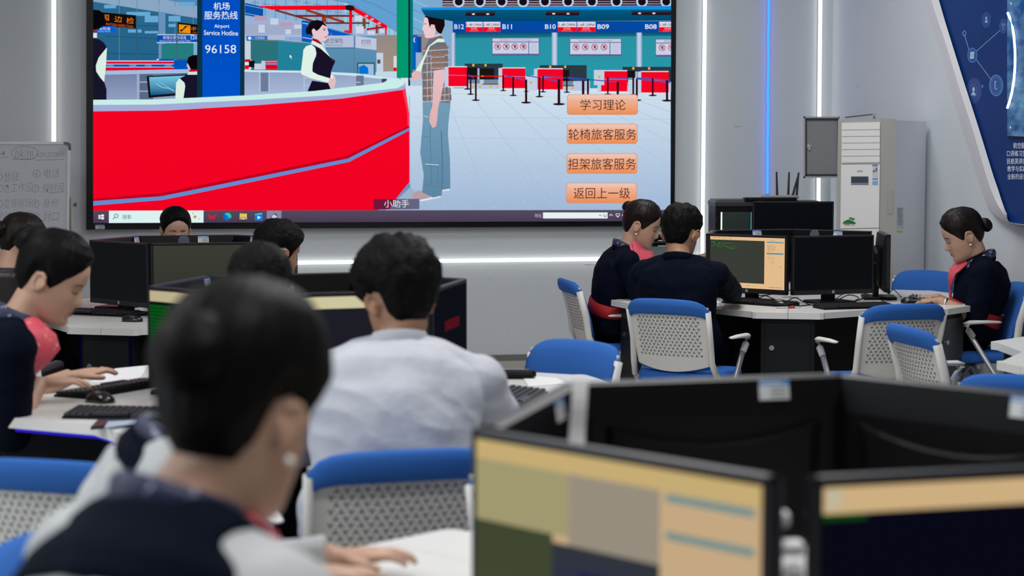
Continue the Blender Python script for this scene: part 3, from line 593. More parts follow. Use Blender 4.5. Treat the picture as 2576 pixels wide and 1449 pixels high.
# taskbar
T = Pic(lambda x, y, d: SF(x, y, d + .0245)); 
T.poly([(234.5, 530), (1687, 528), (1686.5, 556), (234.5, 561.3)], R(88, 78, 100), R(74, 60, 82)); T.poly([(274, 530), (512, 529.5), (512, 560), (274, 561)], R(226, 250, 248))
for x0, y0, x1, y1 in ((247.5, 541, 253, 545.2), (254.2, 539.5, 261.5, 544.8), (247.5, 546.2, 253, 550.6), (254.2, 546, 261.5, 552)): T.rect(x0, y0, x1, y1, R(236, 242, 246), layer=False)
T.ring(292.5, 543, 4.6, 4.6, 1.5, R(64, 84, 92)); T.line([(289, 546.5), (284, 551.5)], 1.7, R(64, 84, 92)); T.text('搜索', 308, 540, 330, 551.5, R(70, 86, 150)); T.text('✦', 485, 540, 496, 551, R(212, 150, 80)); T.disc(485, 537, 1.2, 1.2, R(120, 60, 30)); T.disc(500, 551, 1.2, 1.2, R(70, 110, 90))
T.poly([(523, 539), (528, 540), (531, 547), (533, 542), (536, 547), (539, 540), (544, 539), (539, 552), (534, 549), (528, 552)], R(235, 20, 45))
T.disc(572, 545, 10.2, 10.2, R(10, 110, 215)); T.poly([(565, 539), (571, 535), (578, 537), (582, 543), (581, 548), (575, 549), (574, 545), (570, 541)], R(40, 215, 160)); T.disc(575, 548, 5, 3.5, R(30, 160, 235)); T.poly([(570, 547), (578, 551), (582, 549.5), (576, 554.5)], R(70, 65, 90))
T.rect(603, 537.5, 621, 552, R(245, 205, 90)); T.rect(603, 536.5, 611, 539, R(240, 170, 40)); T.rect(605, 546, 619, 552, R(60, 160, 215)); T.rect(608, 548, 616, 552, R(245, 215, 120))
T.rrect(641, 539, 661, 554.5, 2, R(10, 130, 225)); T.poly([(641, 539), (658, 535.5), (660, 538), (642, 541)], R(80, 220, 245)); T.poly([(648, 542.5), (656.5, 547), (648, 551.5)], R(240, 250, 255))
T.poly([(671, 530), (708, 529.8), (708, 560), (671, 560.2)], R(140, 140, 168)); 
for a in (((681, 545), (694, 537)), ((694, 537), (698, 545)), ((698, 545), (694, 552)), ((694, 552), (681, 545))): T.line(list(a), 1.5, R(40, 40, 50))
for a in (((684, 545), (690, 541)), ((690, 541), (691, 550)), ((690, 549.5), (684, 546)), ((692, 545), (697, 545))): T.line(list(a), 2.2, R(240, 242, 250))
T.text('地址', 1345, 537, 1362.5, 547, R(190, 185, 215)); T.rect(1366, 534.5, 1528.5, 549.5, R(238, 250, 250)); T.line([(1507, 540), (1510, 543.5), (1513, 540)], 1.3, R(60, 70, 80)); T.ring(1522, 542, 3.4, 3.4, 1.4, R(50, 60, 70), a0=-.6, a1=4.6)
T.line([(1533, 543), (1537, 538.5), (1541, 543)], 1.7, R(225, 225, 238)); T.rect(1549, 537, 1559, 543.5, R(225, 225, 238)); T.rect(1550.5, 538.5, 1557.5, 542.5, R(74, 62, 84)); T.rect(1552, 543.5, 1556, 546.5, R(225, 225, 238)); T.poly([(1565, 539.5), (1568, 539.5), (1571, 536.5), (1571, 546.5), (1568, 543.5), (1565, 543.5)], R(230, 230, 242)); T.ring(1572, 541.5, 4, 4, 1.2, R(230, 230, 242), a0=-.8, a1=.8); T.ring(1572, 541.5, 7, 7, 1.2, R(230, 230, 242), a0=-.8, a1=.8); T.text('中', 1590, 537, 1601, 547, R(230, 230, 242)); T.text('9:08', 1645, 535, 1664, 541, R(225, 225, 238)); T.rect(1660, 534, 1663, 546, R(236, 236, 246))
T.build('taskbar', MATS['display_picture'], vw)
def sticker_geo(mb, o, ux, uy, w, h):
    """white label with blue header and grey print lines; o = top-left corner, ux right, uy down"""
    nrm = ux.cross(uy).normalized() * -1
    def r(a, b, c, d, m, k):
        mb.m(m); q = o + nrm * (k * .0003 + .0006); mb.quad(q + ux * a * w + uy * b * h, q + ux * c * w + uy * b * h, q + ux * c * w + uy * d * h, q + ux * a * w + uy * d * h)
    r(0, 0, 1, 1, M_STICKW, 0); r(0, 0, 1, .28, M_STICKB, 1)
    for k in range(3): r(.38, .40 + .2 * k, .92, .48 + .2 * k, M_STICKD, 1)
    r(.06, .08, .16, .2, M_STICKW, 2); r(.2, .1, .75, .18, M_STICKW, 2)
mb = MB(); o = BW(239.5, 565, .0735) - L0; sticker_geo(mb, o, U.copy(), Vector((0, 0, -1)), .066, .032); mb.build('asset_sticker', None, vw)
# ------------------------------------------------------------------ blue graphic board with white rim on the right wall
gb = thing('wall_graphic_board', 'big slanted blue graphic board with a raised white rim on the right wall', 'board', RW(2540, 560))
LB = gb.location.copy()
def RB(px, py, off): return RW(px, py, off) - LB
OUT = [(2258, -240), (2325, 0), (2360, 108), (2403, 265), (2437, 373), (2474, 490), (2486, 515), (2503, 538), (2528, 556), (2560, 564), (2680, 572)]
MID = [(2278, -240), (2343, 0), (2376, 100), (2415, 228), (2448, 330), (2484, 452), (2497, 487), (2511, 517), (2530, 544), (2556, 563.5), (2680, 571)]
INN = [(2297, -240), (2362, 0), (2393, 104), (2430, 222), (2463, 325), (2497, 436), (2510, 474), (2521, 508), (2533, 538), (2550, 561.5), (2680, 569)]
def dense(P):
    Q = []
    for i in range(len(P) - 1):
        p0, p1, p2, p3 = [np.array(P[max(0, min(len(P) - 1, i + k))], float) for k in (-1, 0, 1, 2)]
        for k in range(5):
            u = k / 5; Q.append(tuple(.5 * (2 * p1 + (p2 - p0) * u + (2 * p0 - 5 * p1 + 4 * p2 - p3) * u * u + (3 * p1 - p0 - 3 * p2 + p3) * u ** 3)))
    return Q + [P[-1]]
OUT, MID, INN = dense(OUT), dense(MID), dense(INN)
mb = MB()
rings = [[RB(x, y, 0.001) for x, y in OUT], [RB(x - 1, y + 1, 0.055) for x, y in OUT], [RB(x, y, 0.085) for x, y in MID], [RB(x, y, 0.062) for x, y in INN], [RB(x, y, 0.02) for x, y in INN]]
mb.loft(rings, cap=False, closed=False); mb.build('rim', mat('rim_white_paint', (0.62, 0.625, 0.66, 1), 0.55, noise_amt=.02), gb)
mb = MB(); a = [RB(x, y, 0.05) for x, y in INN] + [RB(2680, -240, .05)]; b = [RB(x, y, 0.02) for x, y in INN] + [RB(2680, -240, .02)]
n = len(a); mb.add(a + b, [tuple(range(n)), tuple(range(2 * n - 1, n - 1, -1))] + [(i, (i + 1) % n, n + (i + 1) % n, n + i) for i in range(n)])
M_BOARD = mat('board_print_blue', (0.0035, 0.032, 0.165, 1), 0.45, spec=.12, noise_amt=.35, noise_scale=1.4); mb.build('panel', M_BOARD, gb)
G = Pic(lambda x, y, d: RB(x, y, 0.0505 + d)); CY = R(120, 185, 225); DK = R(16, 66, 138); PL = R(160, 190, 220)
for a in (((2427, 90), (2438, 127)), ((2456, 129), (2516, 76)), ((2456, 150), (2493, 200))): G.line(list(a), 1.0, PL)
G.ring(2426, 84, 3.8, 6, 1.1, PL)
G.disc(2446, 139, 12, 19, DK); G.ring(2446, 139, 11.5, 18, 1.6, R(60, 130, 200)); G.poly([(2441, 131), (2451, 130), (2450, 147), (2440, 148)], R(170, 205, 230)); G.ring(2446, 139, 2.4, 4, 1, DK)
G.disc(2506, 215, 17, 27, R(24, 74, 146)); G.ring(2506, 215, 16.5, 26, 1.6, R(90, 160, 215)); G.ring(2506, 215, 13, 21, .8, R(70, 130, 200)); G.line([(2503, 206), (2503, 224), (2509, 224)], 1.8, PL); G.disc(2504, 205, 1.6, 2, PL)
G.disc(2451, 228, 19, 32, R(14, 58, 128)); G.ring(2449, 229, 9.5, 15.5, .8, R(60, 120, 190)); G.disc(2449, 225, 3.2, 6, PL); G.poly([(2443, 240), (2446, 232), (2452, 232), (2455, 240)], PL); G.disc(2471.5, 217, 2.4, 3.8, R(50, 130, 200))
G.disc(2481, 50, 12, 20, R(14, 56, 126)); G.disc(2481, 46, 2.2, 4.2, CY); G.poly([(2477, 57), (2479, 51), (2483, 51), (2485, 57)], CY); G.disc(2494, 41, 1.6, 2.4, DK)
G.disc(2524, 66, 11, 19, R(16, 60, 130))
for q in (3, 6, 9): G.ring(2524, 70, q * .8, q * 1.15, 1.0, CY, a0=-2.3, a1=-.84, n=10)
G.disc(2524, 72, 1.1, 1.6, CY)
for t, x0, x1, y in (('航空服务', 2549, 2588, 366), ('口语练习室', 2533, 2582, 386), ('民航英语实', 2533, 2582, 405.5), ('教学与实践', 2534, 2583, 424.5), ('全新的设计', 2534, 2583, 444)): G.text(t, x0, y - 7.5, x1, y + 7.5, R(205, 216, 235), bold=.01)
G.build('printed_icons', attr_mat('printed_picture', None, .45), gb)
sp = thing('sky_picture_panel', 'sky photograph panel fixed with screws on the blue graphic board', 'picture', RW(2560, 342, .06))
LS = sp.location.copy()
def RS(px, py, off): return RW(px, py, off) - LS
mb = MB(); a = [RS(x, y, .075) for x, y in ((2534, -240), (2672, -240), (2672, 347), (2533.5, 342))]; b = [RS(x, y, .056) for x, y in ((2534, -240), (2672, -240), (2672, 347), (2533.5, 342))]
mb.add(a + b, [(0, 1, 2, 3), (7, 6, 5, 4), (0, 4, 5, 1), (1, 5, 6, 2), (2, 6, 7, 3), (3, 7, 4, 0)]); mb.build('panel', mat('panel_edge_blue', (.02, .1, .3, 1), .3), sp)
G = Pic(lambda x, y, d: RS(x, y, 0.0755 + d)); G.poly([(2534, -240), (2672, -240), (2672, 347), (2533.5, 342)], R(8, 70, 134), R(40, 128, 190))
msky = mat('sky_print', (.1, .3, .5, 1), .4, spec=.15); nt = msky.node_tree; tc = nt.nodes.new('ShaderNodeTexCoord'); mp = nt.nodes.new('ShaderNodeMapping'); mp.inputs['Scale'].default_value = (2.2, 2.2, 4.5); mp.inputs['Location'].default_value = (.3, .1, .75)
nz = nt.nodes.new('ShaderNodeTexNoise'); nz.inputs['Scale'].default_value = 1.6; nz.inputs['Detail'].default_value = 7; nz.inputs['Roughness'].default_value = .58; cr = nt.nodes.new('ShaderNodeValToRGB')
cr.color_ramp.elements[0].position = .40; cr.color_ramp.elements[0].color = R(10, 72, 138); cr.color_ramp.elements[1].position = .68; cr.color_ramp.elements[1].color = R(120, 178, 214)
nt.links.new(tc.outputs['Object'], mp.inputs[0]); nt.links.new(mp.outputs[0], nz.inputs['Vector']); nt.links.new(nz.outputs['Fac'], cr.inputs[0]); nt.links.new(cr.outputs[0], nt.nodes['Principled BSDF'].inputs['Base Color'])
G.build('sky_photo', msky, sp)
for px, py in ((2545, 11), (2543, 323)):
    mb = MB(); p = RS(px, py, .0765); mb.ell(p, (.009, .009, .013)); mb.build('screw', M_CHROME, sp, smooth=True)
ar = thing('led_arc_light', 'thin curved white LED arc across the sky picture panel', 'light strip', RW(2555, 150, .09))
mb = MB(); pts = [RW(x, y, .088) - ar.location for x, y in ((2535, 32), (2541, 47), (2547, 68), (2551, 95), (2553.5, 130), (2553.5, 165), (2551, 198), (2546, 230), (2540, 254), (2534, 272))]; mb.tube(pts, .0075, seg=8); mb.build('diffuser', emit('led_arc_white', (1, 1, .95, 1), 2.0), ar, smooth=True)
for q in (pts[1], pts[-2]):
    mb = MB(); mb.tube([q, q - NR * .012], .006, seg=6); mb.build('clip', M_ALU, ar)

# ------------------------------------------------------------------ floor-standing air conditioner
TH = math.radians(40); yB = 11.25
Bp = at_y(2253, 412, yB); Bp.z = 0
fd = Vector((-math.cos(TH), math.sin(TH), 0)); sd = Vector((math.sin(TH), math.cos(TH), 0)); fn = -sd
wA = .405; Mp = Bp + fd * .085 + fn * .045; Ap = Bp + fd * wA + fn * .0; Ap2 = Ap + fn * .045
Cp = Bp + sd * .43; Dp = Cp + fd * wA
HAC = 1.845
ac = thing('air_conditioner', 'tall white floor-standing air conditioner in the room corner', 'air conditioner', Bp)
def loc(v): return v - Bp
mb = MB(); mb.prism([loc(p)[:2] for p in (Bp, Cp, Dp, Ap)], 0.0, HAC - .01); mb.build('body', M_ACS, ac)
mb = MB(); mb.prism([loc(p)[:2] for p in (Bp, Ap, Ap2, Mp)], 0.03, HAC); mb.build('front_shell', M_ACC, ac)
O0 = Ap2 + fn * .002
def AF(px, py, off=0.0): return on_plane(px, py, Ap2 + fn * off, fn) - Bp
def plate(name, q, off, th, m, parent=ac):
    mb = MB(); a = [AF(x, y, off + th) for x, y in q]; b = [AF(x, y, off) for x, y in q]
    mb.add(a + b, [(0, 1, 2, 3), (7, 6, 5, 4), (0, 4, 5, 1), (1, 5, 6, 2), (2, 6, 7, 3), (3, 7, 4, 0)]); return mb.build(name, m, parent)
lv = plate('louvre_panel', [(2117.5, 309), (2214, 307), (2213, 410), (2117, 411)], .001, .006, M_ACW)
for k in range(6):
    y = 326 + k * 16.5
    sl = plate('slat', [(2118.5, y), (2213, y - 1), (2213, y + .3), (2118.5, y + 1.3)], .007, .0015, M_ACC, lv)
plate('lower_panel', [(2116, 413), (2213.5, 412), (2211, 573), (2114, 575)], .001, .006, M_ACW)
plate('bottom_panel', [(2114, 577), (2211, 575), (2207, 900), (2112, 905)], .001, .006, M_ACW)
plate('gap_line', [(2117, 411), (2213, 410), (2213, 412.5), (2117, 413.5)], .001, .0075, M_CHROME)
A = Pic(lambda x, y, d: AF(x, y, .0082 + d))
A.rect(2141, 444, 2184.5, 465, R(58, 66, 84)); A.rect(2142, 460, 2183, 464, R(150, 155, 170))
for q in range(7): A.rect(2145 + q * 5.5, 461, 2148 + q * 5.5, 463, R(70, 76, 96), layer=False)
A.text('GREE', 2156, 428.5, 2170, 433, R(84, 88, 94)); A.build('control_display', attr_mat('printed_picture', None, .45), ac); A = Pic(lambda x, y, d: AF(x, y, .0082 + d)); A.rect(2194.5, 414, 2208.5, 465, R(196, 206, 216)); A.rect(2194.5, 414, 2208.5, 418, R(66, 130, 200)); A.rect(2196, 428, 2201, 434, R(200, 60, 60)); A.rect(2202, 422, 2207, 432, R(110, 120, 135)); A.rect(2194.5, 449, 2208.5, 452, R(70, 140, 205)); A.rect(2194.5, 456, 2208.5, 465, R(120, 175, 220)); A.build('energy_label', MATS['printed_picture'], ac); A = Pic(lambda x, y, d: AF(x, y, .0082 + d))
A.poly([(2119, 563), (2124, 556), (2134, 552), (2145, 556), (2154, 561), (2150, 564), (2136, 563)], R(14, 118, 62))
for x, y in ((2140, 549), (2146, 551)):
    for q in range(6): A.line([(x, y), (x + 5 * math.cos(q * 1.05), y + 3.2 * math.sin(q * 1.05))], 1.4, R(10, 120, 52))
    A.line([(x, y), (x - 1, y + 8)], .9, R(90, 80, 30))
for x in (2124, 2129, 2133): A.poly([(x, 567), (x + 1.5, 558), (x + 4, 566)], R(150, 120, 30))
A.line([(2138, 567), (2150, 566)], .9, R(60, 60, 60)); A.build('palm_decal', MATS['printed_picture'], ac)
def AS(px, py, off=0.0): return on_plane(px, py, Bp + fd * -1 * off, -fd) - Bp
A = Pic(lambda x, y, d: AS(x, y, .001 + d)); A.rect(2257, 521, 2273, 574, R(196, 198, 204))
for q in range(12): A.rect(2258.5, 524 + q * 3.6, 2271 - (q * 5) % 4, 525.6 + q * 3.6, R(128, 130, 140), layer=False)
A.rect(2256.5, 580, 2270, 585, R(214, 196, 40)); A.build('rating_label', MATS['printed_picture'], ac)
nb = (Mp - Bp).cross(Vector((0, 0, 1))).normalized()
if nb.y > 0: nb = -nb
def AB(px, py, off=0.0): return on_plane(px, py, Bp + nb * off, nb) - Bp
mb = MB(); q = [(2230, 478), (2246, 478), (2246, 537), (2230, 538)]; a = [AB(x, y, .003) for x, y in q]; b = [AB(x, y, -.004) for x, y in q]; mb.add(a + b, [(0, 1, 2, 3), (7, 6, 5, 4), (0, 4, 5, 1), (1, 5, 6, 2), (2, 6, 7, 3), (3, 7, 4, 0)]); mb.build('side_hatch', mat('hatch_grey', (.36, .37, .36, 1), .4), ac)

# ------------------------------------------------------------------ electrical box with its door swung open, beside the corner
yD = 12.83
eb = thing('electrical_box', 'grey metal electrical box by the room corner with its door swung open', 'electrical box', at_y(2113, 448, yD))
def ED(px, py, dy=0.0): return at_y(px, py, yD + dy) - eb.location
def bar(mb, x0, y0, x1, y1, d0, d1):
    a = [ED(x, y, d0) for x, y in ((x0, y0), (x1, y0), (x1, y1), (x0, y1))]; b = [ED(x, y, d1) for x, y in ((x0, y0), (x1, y0), (x1, y1), (x0, y1))]
    mb.add(a + b, [(0, 1, 2, 3), (7, 6, 5, 4), (0, 4, 5, 1), (1, 5, 6, 2), (2, 6, 7, 3), (3, 7, 4, 0)])
mb = MB(); bar(mb, 2021, 293, 2112, 448, .018, .021); bar(mb, 2021, 293, 2025.5, 448, 0, .02); bar(mb, 2021, 293, 2112, 297, 0, .02); bar(mb, 2021, 443.5, 2112, 448, 0, .02); bar(mb, 2110, 293, 2112.5, 448, 0, .02)
dr = mb.build('door', mat('box_enamel', (.40, .41, .43, 1), .45), eb)
mb = MB(); bar(mb, 2026, 298, 2110, 302, .004, .016); bar(mb, 2026, 438.5, 2110, 443, .004, .016); bar(mb, 2026, 298, 2029.5, 443, .004, .016); bar(mb, 2107, 298, 2110, 443, .004, .016); mb.build('gasket', mat('gasket_dark', (.04, .035, .04, 1), .8), dr)
mb = MB(); bar(mb, 2030, 302, 2107, 438, .014, .018); mb.build('inner_sheet', mat('inner_sheet_grey', (.24, .25, .26, 1), .5), dr)
random.seed(9); mb = MB()
for k in range(7): mb.ell(ED(2036 + 3 * random.uniform(-1, 1), 371 + 9 * random.uniform(-1, 1), .005), (.007, .006, .014), R=Euler((random.random(), random.random() * 2, 1)).to_matrix(), nu=7, nv=5)
mb.build('key_tag', mat('foil_paper', (.55, .55, .57, 1), .4), dr)
mb = MB(); q = [(2113.5, 299), (2197, 289), (2193, 470), (2113.5, 452)]; a = [RW(x, y, .02) - eb.location for x, y in q]; b = [RW(x, y, .0) - eb.location for x, y in q]; mb.add(a + b, [(0, 1, 2, 3), (7, 6, 5, 4), (0, 4, 5, 1), (1, 5, 6, 2), (2, 6, 7, 3), (3, 7, 4, 0)]); mb.build('wall_frame', M_WALL, eb)
mb = MB(); q = [(2126, 294.2), (2196, 286.3), (2196, 288.8), (2126, 297)]; mb.add([RW(x, y, .021) - eb.location for x, y in q], [(0, 1, 2, 3)]); mb.build('gap', mat('gasket_dark2', (.05, .035, .045, 1), .8), eb)

# ------------------------------------------------------------------ whiteboard on a stand
yW = 11.6
wb = thing('whiteboard', 'wheeled whiteboard with handwritten notes, left of the big screen', 'whiteboard', (at_y(-150, 412, yW).x, yW, 0))
def WB(px, py, d=0.0): 
    p = at_y(px, py, yW - d); return p - wb.location
def wbar(mb, x0, y0, x1, y1, d0, d1):
    a = [WB(x, y, d0) for x, y in ((x0, y0), (x1, y0), (x1, y1), (x0, y1))]; b = [WB(x, y, d1) for x, y in ((x0, y0), (x1, y0), (x1, y1), (x0, y1))]
    mb.add(a + b, [(3, 2, 1, 0), (4, 5, 6, 7), (0, 1, 5, 4), (1, 2, 6, 5), (2, 3, 7, 6), (3, 0, 4, 7)])
mb = MB(); wbar(mb, -478, 362, 172, 690, 0, .012); mb.build('writing_surface', mat('whiteboard_enamel', (.52, .53, .58, 1), .3, noise_amt=.05, noise_scale=3), wb)
mb = MB(); wbar(mb, -482, 356, 168, 363, -.005, .02); wbar(mb, -482, 690, 176, 697, -.005, .02); wbar(mb, -484, 356, -477, 697, -.005, .02)
a = [WB(x, y, d) for d in (-.005, .02) for x, y in ((170, 370), (177, 370), (172, 690), (166, 690))]; mb.add(a, [(3, 2, 1, 0), (4, 5, 6, 7), (0, 1, 5, 4), (1, 2, 6, 5), (2, 3, 7, 6), (3, 0, 4, 7)]); mb.build('frame', M_ALU, wb)
mb = MB(); a = [WB(x, y, d) for d in (-.007, .024) for x, y in ((160, 357), (172, 357.5), (178, 362), (179.5, 378), (172, 378), (170, 364), (160, 363))]; n = 7; mb.add(a, [tuple(range(n - 1, -1, -1)), tuple(range(n, 2 * n))] + [(i, (i + 1) % n, n + (i + 1) % n, n + i) for i in range(n)]); mb.build('corner_cap', mat('grey_cap', (.12, .12, .13, 1), .5), wb)
H = Pic(lambda x, y, d: WB(x, y, .0125 + d)); INK = R(116, 120, 134)
def hand(t, x0, y0, x1, y1): H.text(t, x0, y0, x1, y1, INK, shear=.18, bold=-.022, slope=-.05)
hand('a', 0, 381, 13, 390); H.line([(0, 397), (20, 395)], .9, INK); H.ring(62, 385, 34, 17, .9, INK); hand('hk/ni', 38, 374, 84, 397); H.line([(30, 401), (88, 399)], 1.1, INK); hand('20123', 99, 384, 130, 396); hand('2080985', 132, 383, 166, 395); hand('1320', 147, 372, 165, 382); H.line([(90, 403), (160, 401)], .9, INK); hand('o', 91, 386, 97, 394); H.build('heading_writing', attr_mat('printed_picture', None, .45), wb); H = Pic(lambda x, y, d: WB(x, y, .0125 + d))
for n_, t, x, y in (('', '登陆', 8, 434), ('', '查工作区', 9, 462), ('3', '变身航班', 8, 501), ('4', '舱位代码', 10, 533), ('6', '电话', 110, 425), ('7', '规时间', 107, 462), ('8', '身份', 107, 500), ('9', '封口', 108, 534)):
    if n_: H.ring(x - 18 if x > 50 else x - 10, y + 12, 9, 9.5, .9, INK); hand(n_, (x - 21 if x > 50 else x - 12), y + 7, (x - 16 if x > 50 else x - 8), y + 17)
    else: H.ring(x - 10, y + 12, 8, 9, .9, INK)
    hand(t, x, y, x + 20 * len(t) * (.9 if len(t) > 2 else 1), y + 23)
H.line([(122, 486), (160, 482)], .8, INK); H.line([(6, 565), (30, 560)], .8, INK); H.build('handwriting', MATS['printed_picture'], wb)
for px in (180, -488):
    mb = MB(); t_ = WB(px, 497, -.012); bt = Vector((t_.x, t_.y, .05)); mb.tube([bt, t_], .0125, seg=10); pl = mb.build('stand_post', mat('stand_cream', (.42, .42, .39, 1), .4), wb)
    mb = MB(); mb.box((t_.x, t_.y, .05), (.05, .5, .04), bev=.01); mb.build('stand_foot', M_STEEL, wb)
mb = MB(); wbar(mb, 165, 494, 177, 578, -.02, .005); mb.build('hinge_bracket', M_STEEL, wb)
mb = MB(); c = WB(189, 515, -.012); mb.tube([c - Vector((.018, 0, 0)), c - Vector((.006, 0, 0)), c, c + Vector((.008, 0, 0))], [.004, .004, .015, .014], seg=12); mb.build('knob', mat('knob_dark', (.06, .055, .05, 1), .5), wb)

# ------------------------------------------------------------------ teacher's console with computers behind the right-hand table
yT = 11.62
x0, x1 = at_y(1738, 500, yT).x, at_y(2092, 500, yT).x
tcn = thing('teacher_console', 'white teacher console with a wooden top edge behind the right-hand desk group', 'desk', ((x0 + x1) / 2, yT + .3, 0))
mb = MB(); mb.box((0, .02, .43), (x1 - x0 - .06, .52, .86), bev=.01); mb.build('cabinet_body', M_DESK, tcn)
mb = MB(); mb.box((0, 0, .88), (x1 - x0, .62, .03), bev=.006); mb.build('worktop', mat('console_top', (.6, .6, .58, 1), .4), tcn)
M_WOOD = mat('orange_wood', (.36, .13, .03, 1), .4, noise_amt=.3, noise_scale=8, stretch=(1, 8, 8))
mb = MB(); mb.box((0, -.315, .88), (x1 - x0 + .01, .015, .035), bev=.004); mb.build('wood_edge', M_WOOD, tcn)
tray = thing('wooden_tray', 'curved orange wooden tray on the teacher console, beside the lit monitor', 'tray', (at_y(1762, 640, yT + .1).x, yT + .12, .895))
mb = MB(); mb.loft([[Vector((x, y, .012 + .05 * ((x + .1) / .2) ** 2)) for y in (-.12, .12)] + [Vector((x, y, .05 * ((x + .1) / .2) ** 2)) for y in (.12, -.12)] for x in [-.1 + .02 * i for i in range(11)]]); mb.build('base', M_WOOD, tray)
mb = MB(); mb.box((0, 0, .004), (.16, .2, .008)); mb.build('foot', mat('pale_wood', (.55, .4, .2, 1), .5), tray)
def case(name, label, px0, px1, ytop, y, zb, dep, glass):
    c = at_y((px0 + px1) / 2, ytop, y); w = (px1 - px0) / F_PX * y; h = c.z - zb
    t = thing(name, label, 'computer', (c.x, y + dep / 2, zb))
    mb = MB(); mb.box((0, 0, h / 2 - .012), (w, dep, h - .024), bev=.006); mb.build('case', M_BLACK, t)
    mb = MB(); mb.loft([[Vector((sx * w / 2 * k, sy * dep / 2 * k, z)) for sx, sy in ((-1, -1), (1, -1), (1, 1), (-1, 1))] for z, k in ((h - .045, 1.02), (h - .02, 1.03), (h, .9))]); mb.build('top_cover', mat('cover_dark', (.035, .037, .036, 1), .4), t)
    if glass:
        mb = MB(); mb.box((-.01, -dep / 2 - .003, h * .42), (w * .68, .006, h * .74), bev=.002); gl = mb.build('glass_panel', mat('smoked_glass', (.035, .05, .048, 1), .12), t)
        for sx, m in ((-.36, emit('light_bar_white', (.9, 1, .9, 1), 1.0)), (.33, emit('light_bar_teal', (.15, .5, .55, 1), .7))):
            mb = MB(); mb.box((sx * w, -dep / 2 - .007, h * .42), (.010 if sx < 0 else .005, .004, h * .74)); mb.build('light_bar', m, t)
        for sx in (-.445, .43):
            mb = MB()
            for k in range(4): mb.box((sx * w, -dep / 2 - .004, h * (.2 + .16 * k)), (.005, .006, .05), R=Matrix.Rotation(math.radians(32 if sx < 0 else -32), 3, 'Y'))
            mb.build('vent_slots', mat('slot_black', (.003, .003, .003, 1), .8), t)
    else:
        mb = MB(); mb.box((0, -dep / 2 - .003, h * .5), (w * .5, .006, h * .6), bev=.002); mb.build('front_panel', M_BLACKG, t)
    return t
case('computer_tower', 'black computer tower with a glass front and light bars on the teacher console', 1800, 1908, 502, 11.75, .895, .42, True)
case('computer_tower', 'plain black computer case behind the large black monitor on the teacher console', 1910, 2068, 505, 11.85, .895, .3, False)
yR = 11.9
rt = thing('wifi_router', 'flat grey wifi router with four upright antennas on top of the computer cases', 'router', at_y(1962, 505, yR))
def RT(px, py, dy=0): return at_y(px, py, yR + dy) - rt.location
mb = MB(); mb.box(RT(1962, 495.5), (.245, .13, .022), bev=.006); mb.build('body', mat('router_grey', (.26, .26, .28, 1), .4), rt)
mb = MB()
for sx in (-.1, .1):
    for sy in (-.04, .04): mb.box((sx, sy, .0085), (.02, .02, .017))
mb.build('foot', M_BLACK, rt)
for (ax, ay), (bx, by) in (((1955, 491), (1953.5, 432)), ((1983, 490), (1985, 433)), ((1994, 492), (2010, 434)), ((2004, 492), (2009, 434))):
    mb = MB(); p, q = RT(ax, ay, .03), RT(bx, by, .03); mb.tube([p, p.lerp(q, .15), q], [(.0095, .006), (.0085, .005), (.006, .004)], seg=8); mb.build('antenna', mat('antenna_black', (.02, .015, .03, 1), .4), rt)
bx_ = thing('set_top_box', 'flat black device in front of the wifi router on top of the computer tower', 'device', at_y(1936, 506, 11.8))
mb = MB(); mb.box((0, 0, .014), (.36, .12, .024), bev=.004); mb.build('case', M_BLACK, bx_)
mb = MB(); mb.box((-.05, -.0605, .016), (.2, .003, .008)); mb.build('front_window', M_BLACKG, bx_)

# ------------------------------------------------------------------ black mesh office chair behind the navy-suited man
oc = thing('office_chair', 'black mesh office chair with a headrest behind the navy-suited man', 'chair', (.995, 11.15, 0), math.radians(188))
mb = MB(); mb.box((0, .05, .46), (.5, .48, .08), bev=.03); mb.build('seat', M_BLACK, oc)
mb = MB(); pts = [(-.19, -.2, .55), (-.225, -.22, .8), (-.2, -.24, .98), (-.14, -.245, 1.02), (.14, -.245, 1.02), (.2, -.24, .98), (.225, -.22, .8), (.19, -.2, .55), (-.19, -.2, .55)]; mb.tube(pts, (.02, .016), seg=10) if False else mb.tube(pts, [(.022, .016)] * 9, seg=10); mb.build('back_frame', M_BLACK, oc, smooth=True)
mb = MB(); mb.loft([[Vector((x * w, -.215 - .02 * (1 - x * x) - .02 * (z - .55), z)) for x in (-1, -.5, 0, .5, 1)] for z, w in ((.56, .19), (.7, .21), (.85, .22), (1.0, .17))], cap=False, closed=False); mb.build('mesh_back', mat('grey_mesh', (.16, .19, .18, 1), .8), oc)
mb = MB(); pts = [(-.13, -.25, 1.09), (-.14, -.25, 1.16), (-.10, -.25, 1.2), (.10, -.25, 1.2), (.14, -.25, 1.16), (.13, -.25, 1.09), (.09, -.25, 1.06), (-.09, -.25, 1.06), (-.13, -.25, 1.09)]; mb.tube(pts, [(.024, .02)] * 9, seg=10); mb.build('headrest', M_BLACK, oc, smooth=True)
mb = MB(); mb.tube([(0, -.27, .45), (0, -.28, .8), (0, -.27, 1.06)], .022, seg=8); mb.build('back_spine', M_BLACK, oc)
mb = MB(); mb.tube([(0, .03, .08), (0, .03, .44)], .03, seg=10); mb.build('gas_column', M_CHROME, oc)
for k in range(5):
    mb = MB(); a = k * 2 * math.pi / 5; mb.tube([(0, .03, .09), (.28 * math.cos(a), .03 + .28 * math.sin(a), .06), (.29 * math.cos(a), .03 + .29 * math.sin(a), .0)], [.024, .02, .022], seg=8); mb.build('base_arm', M_BLACK, oc)
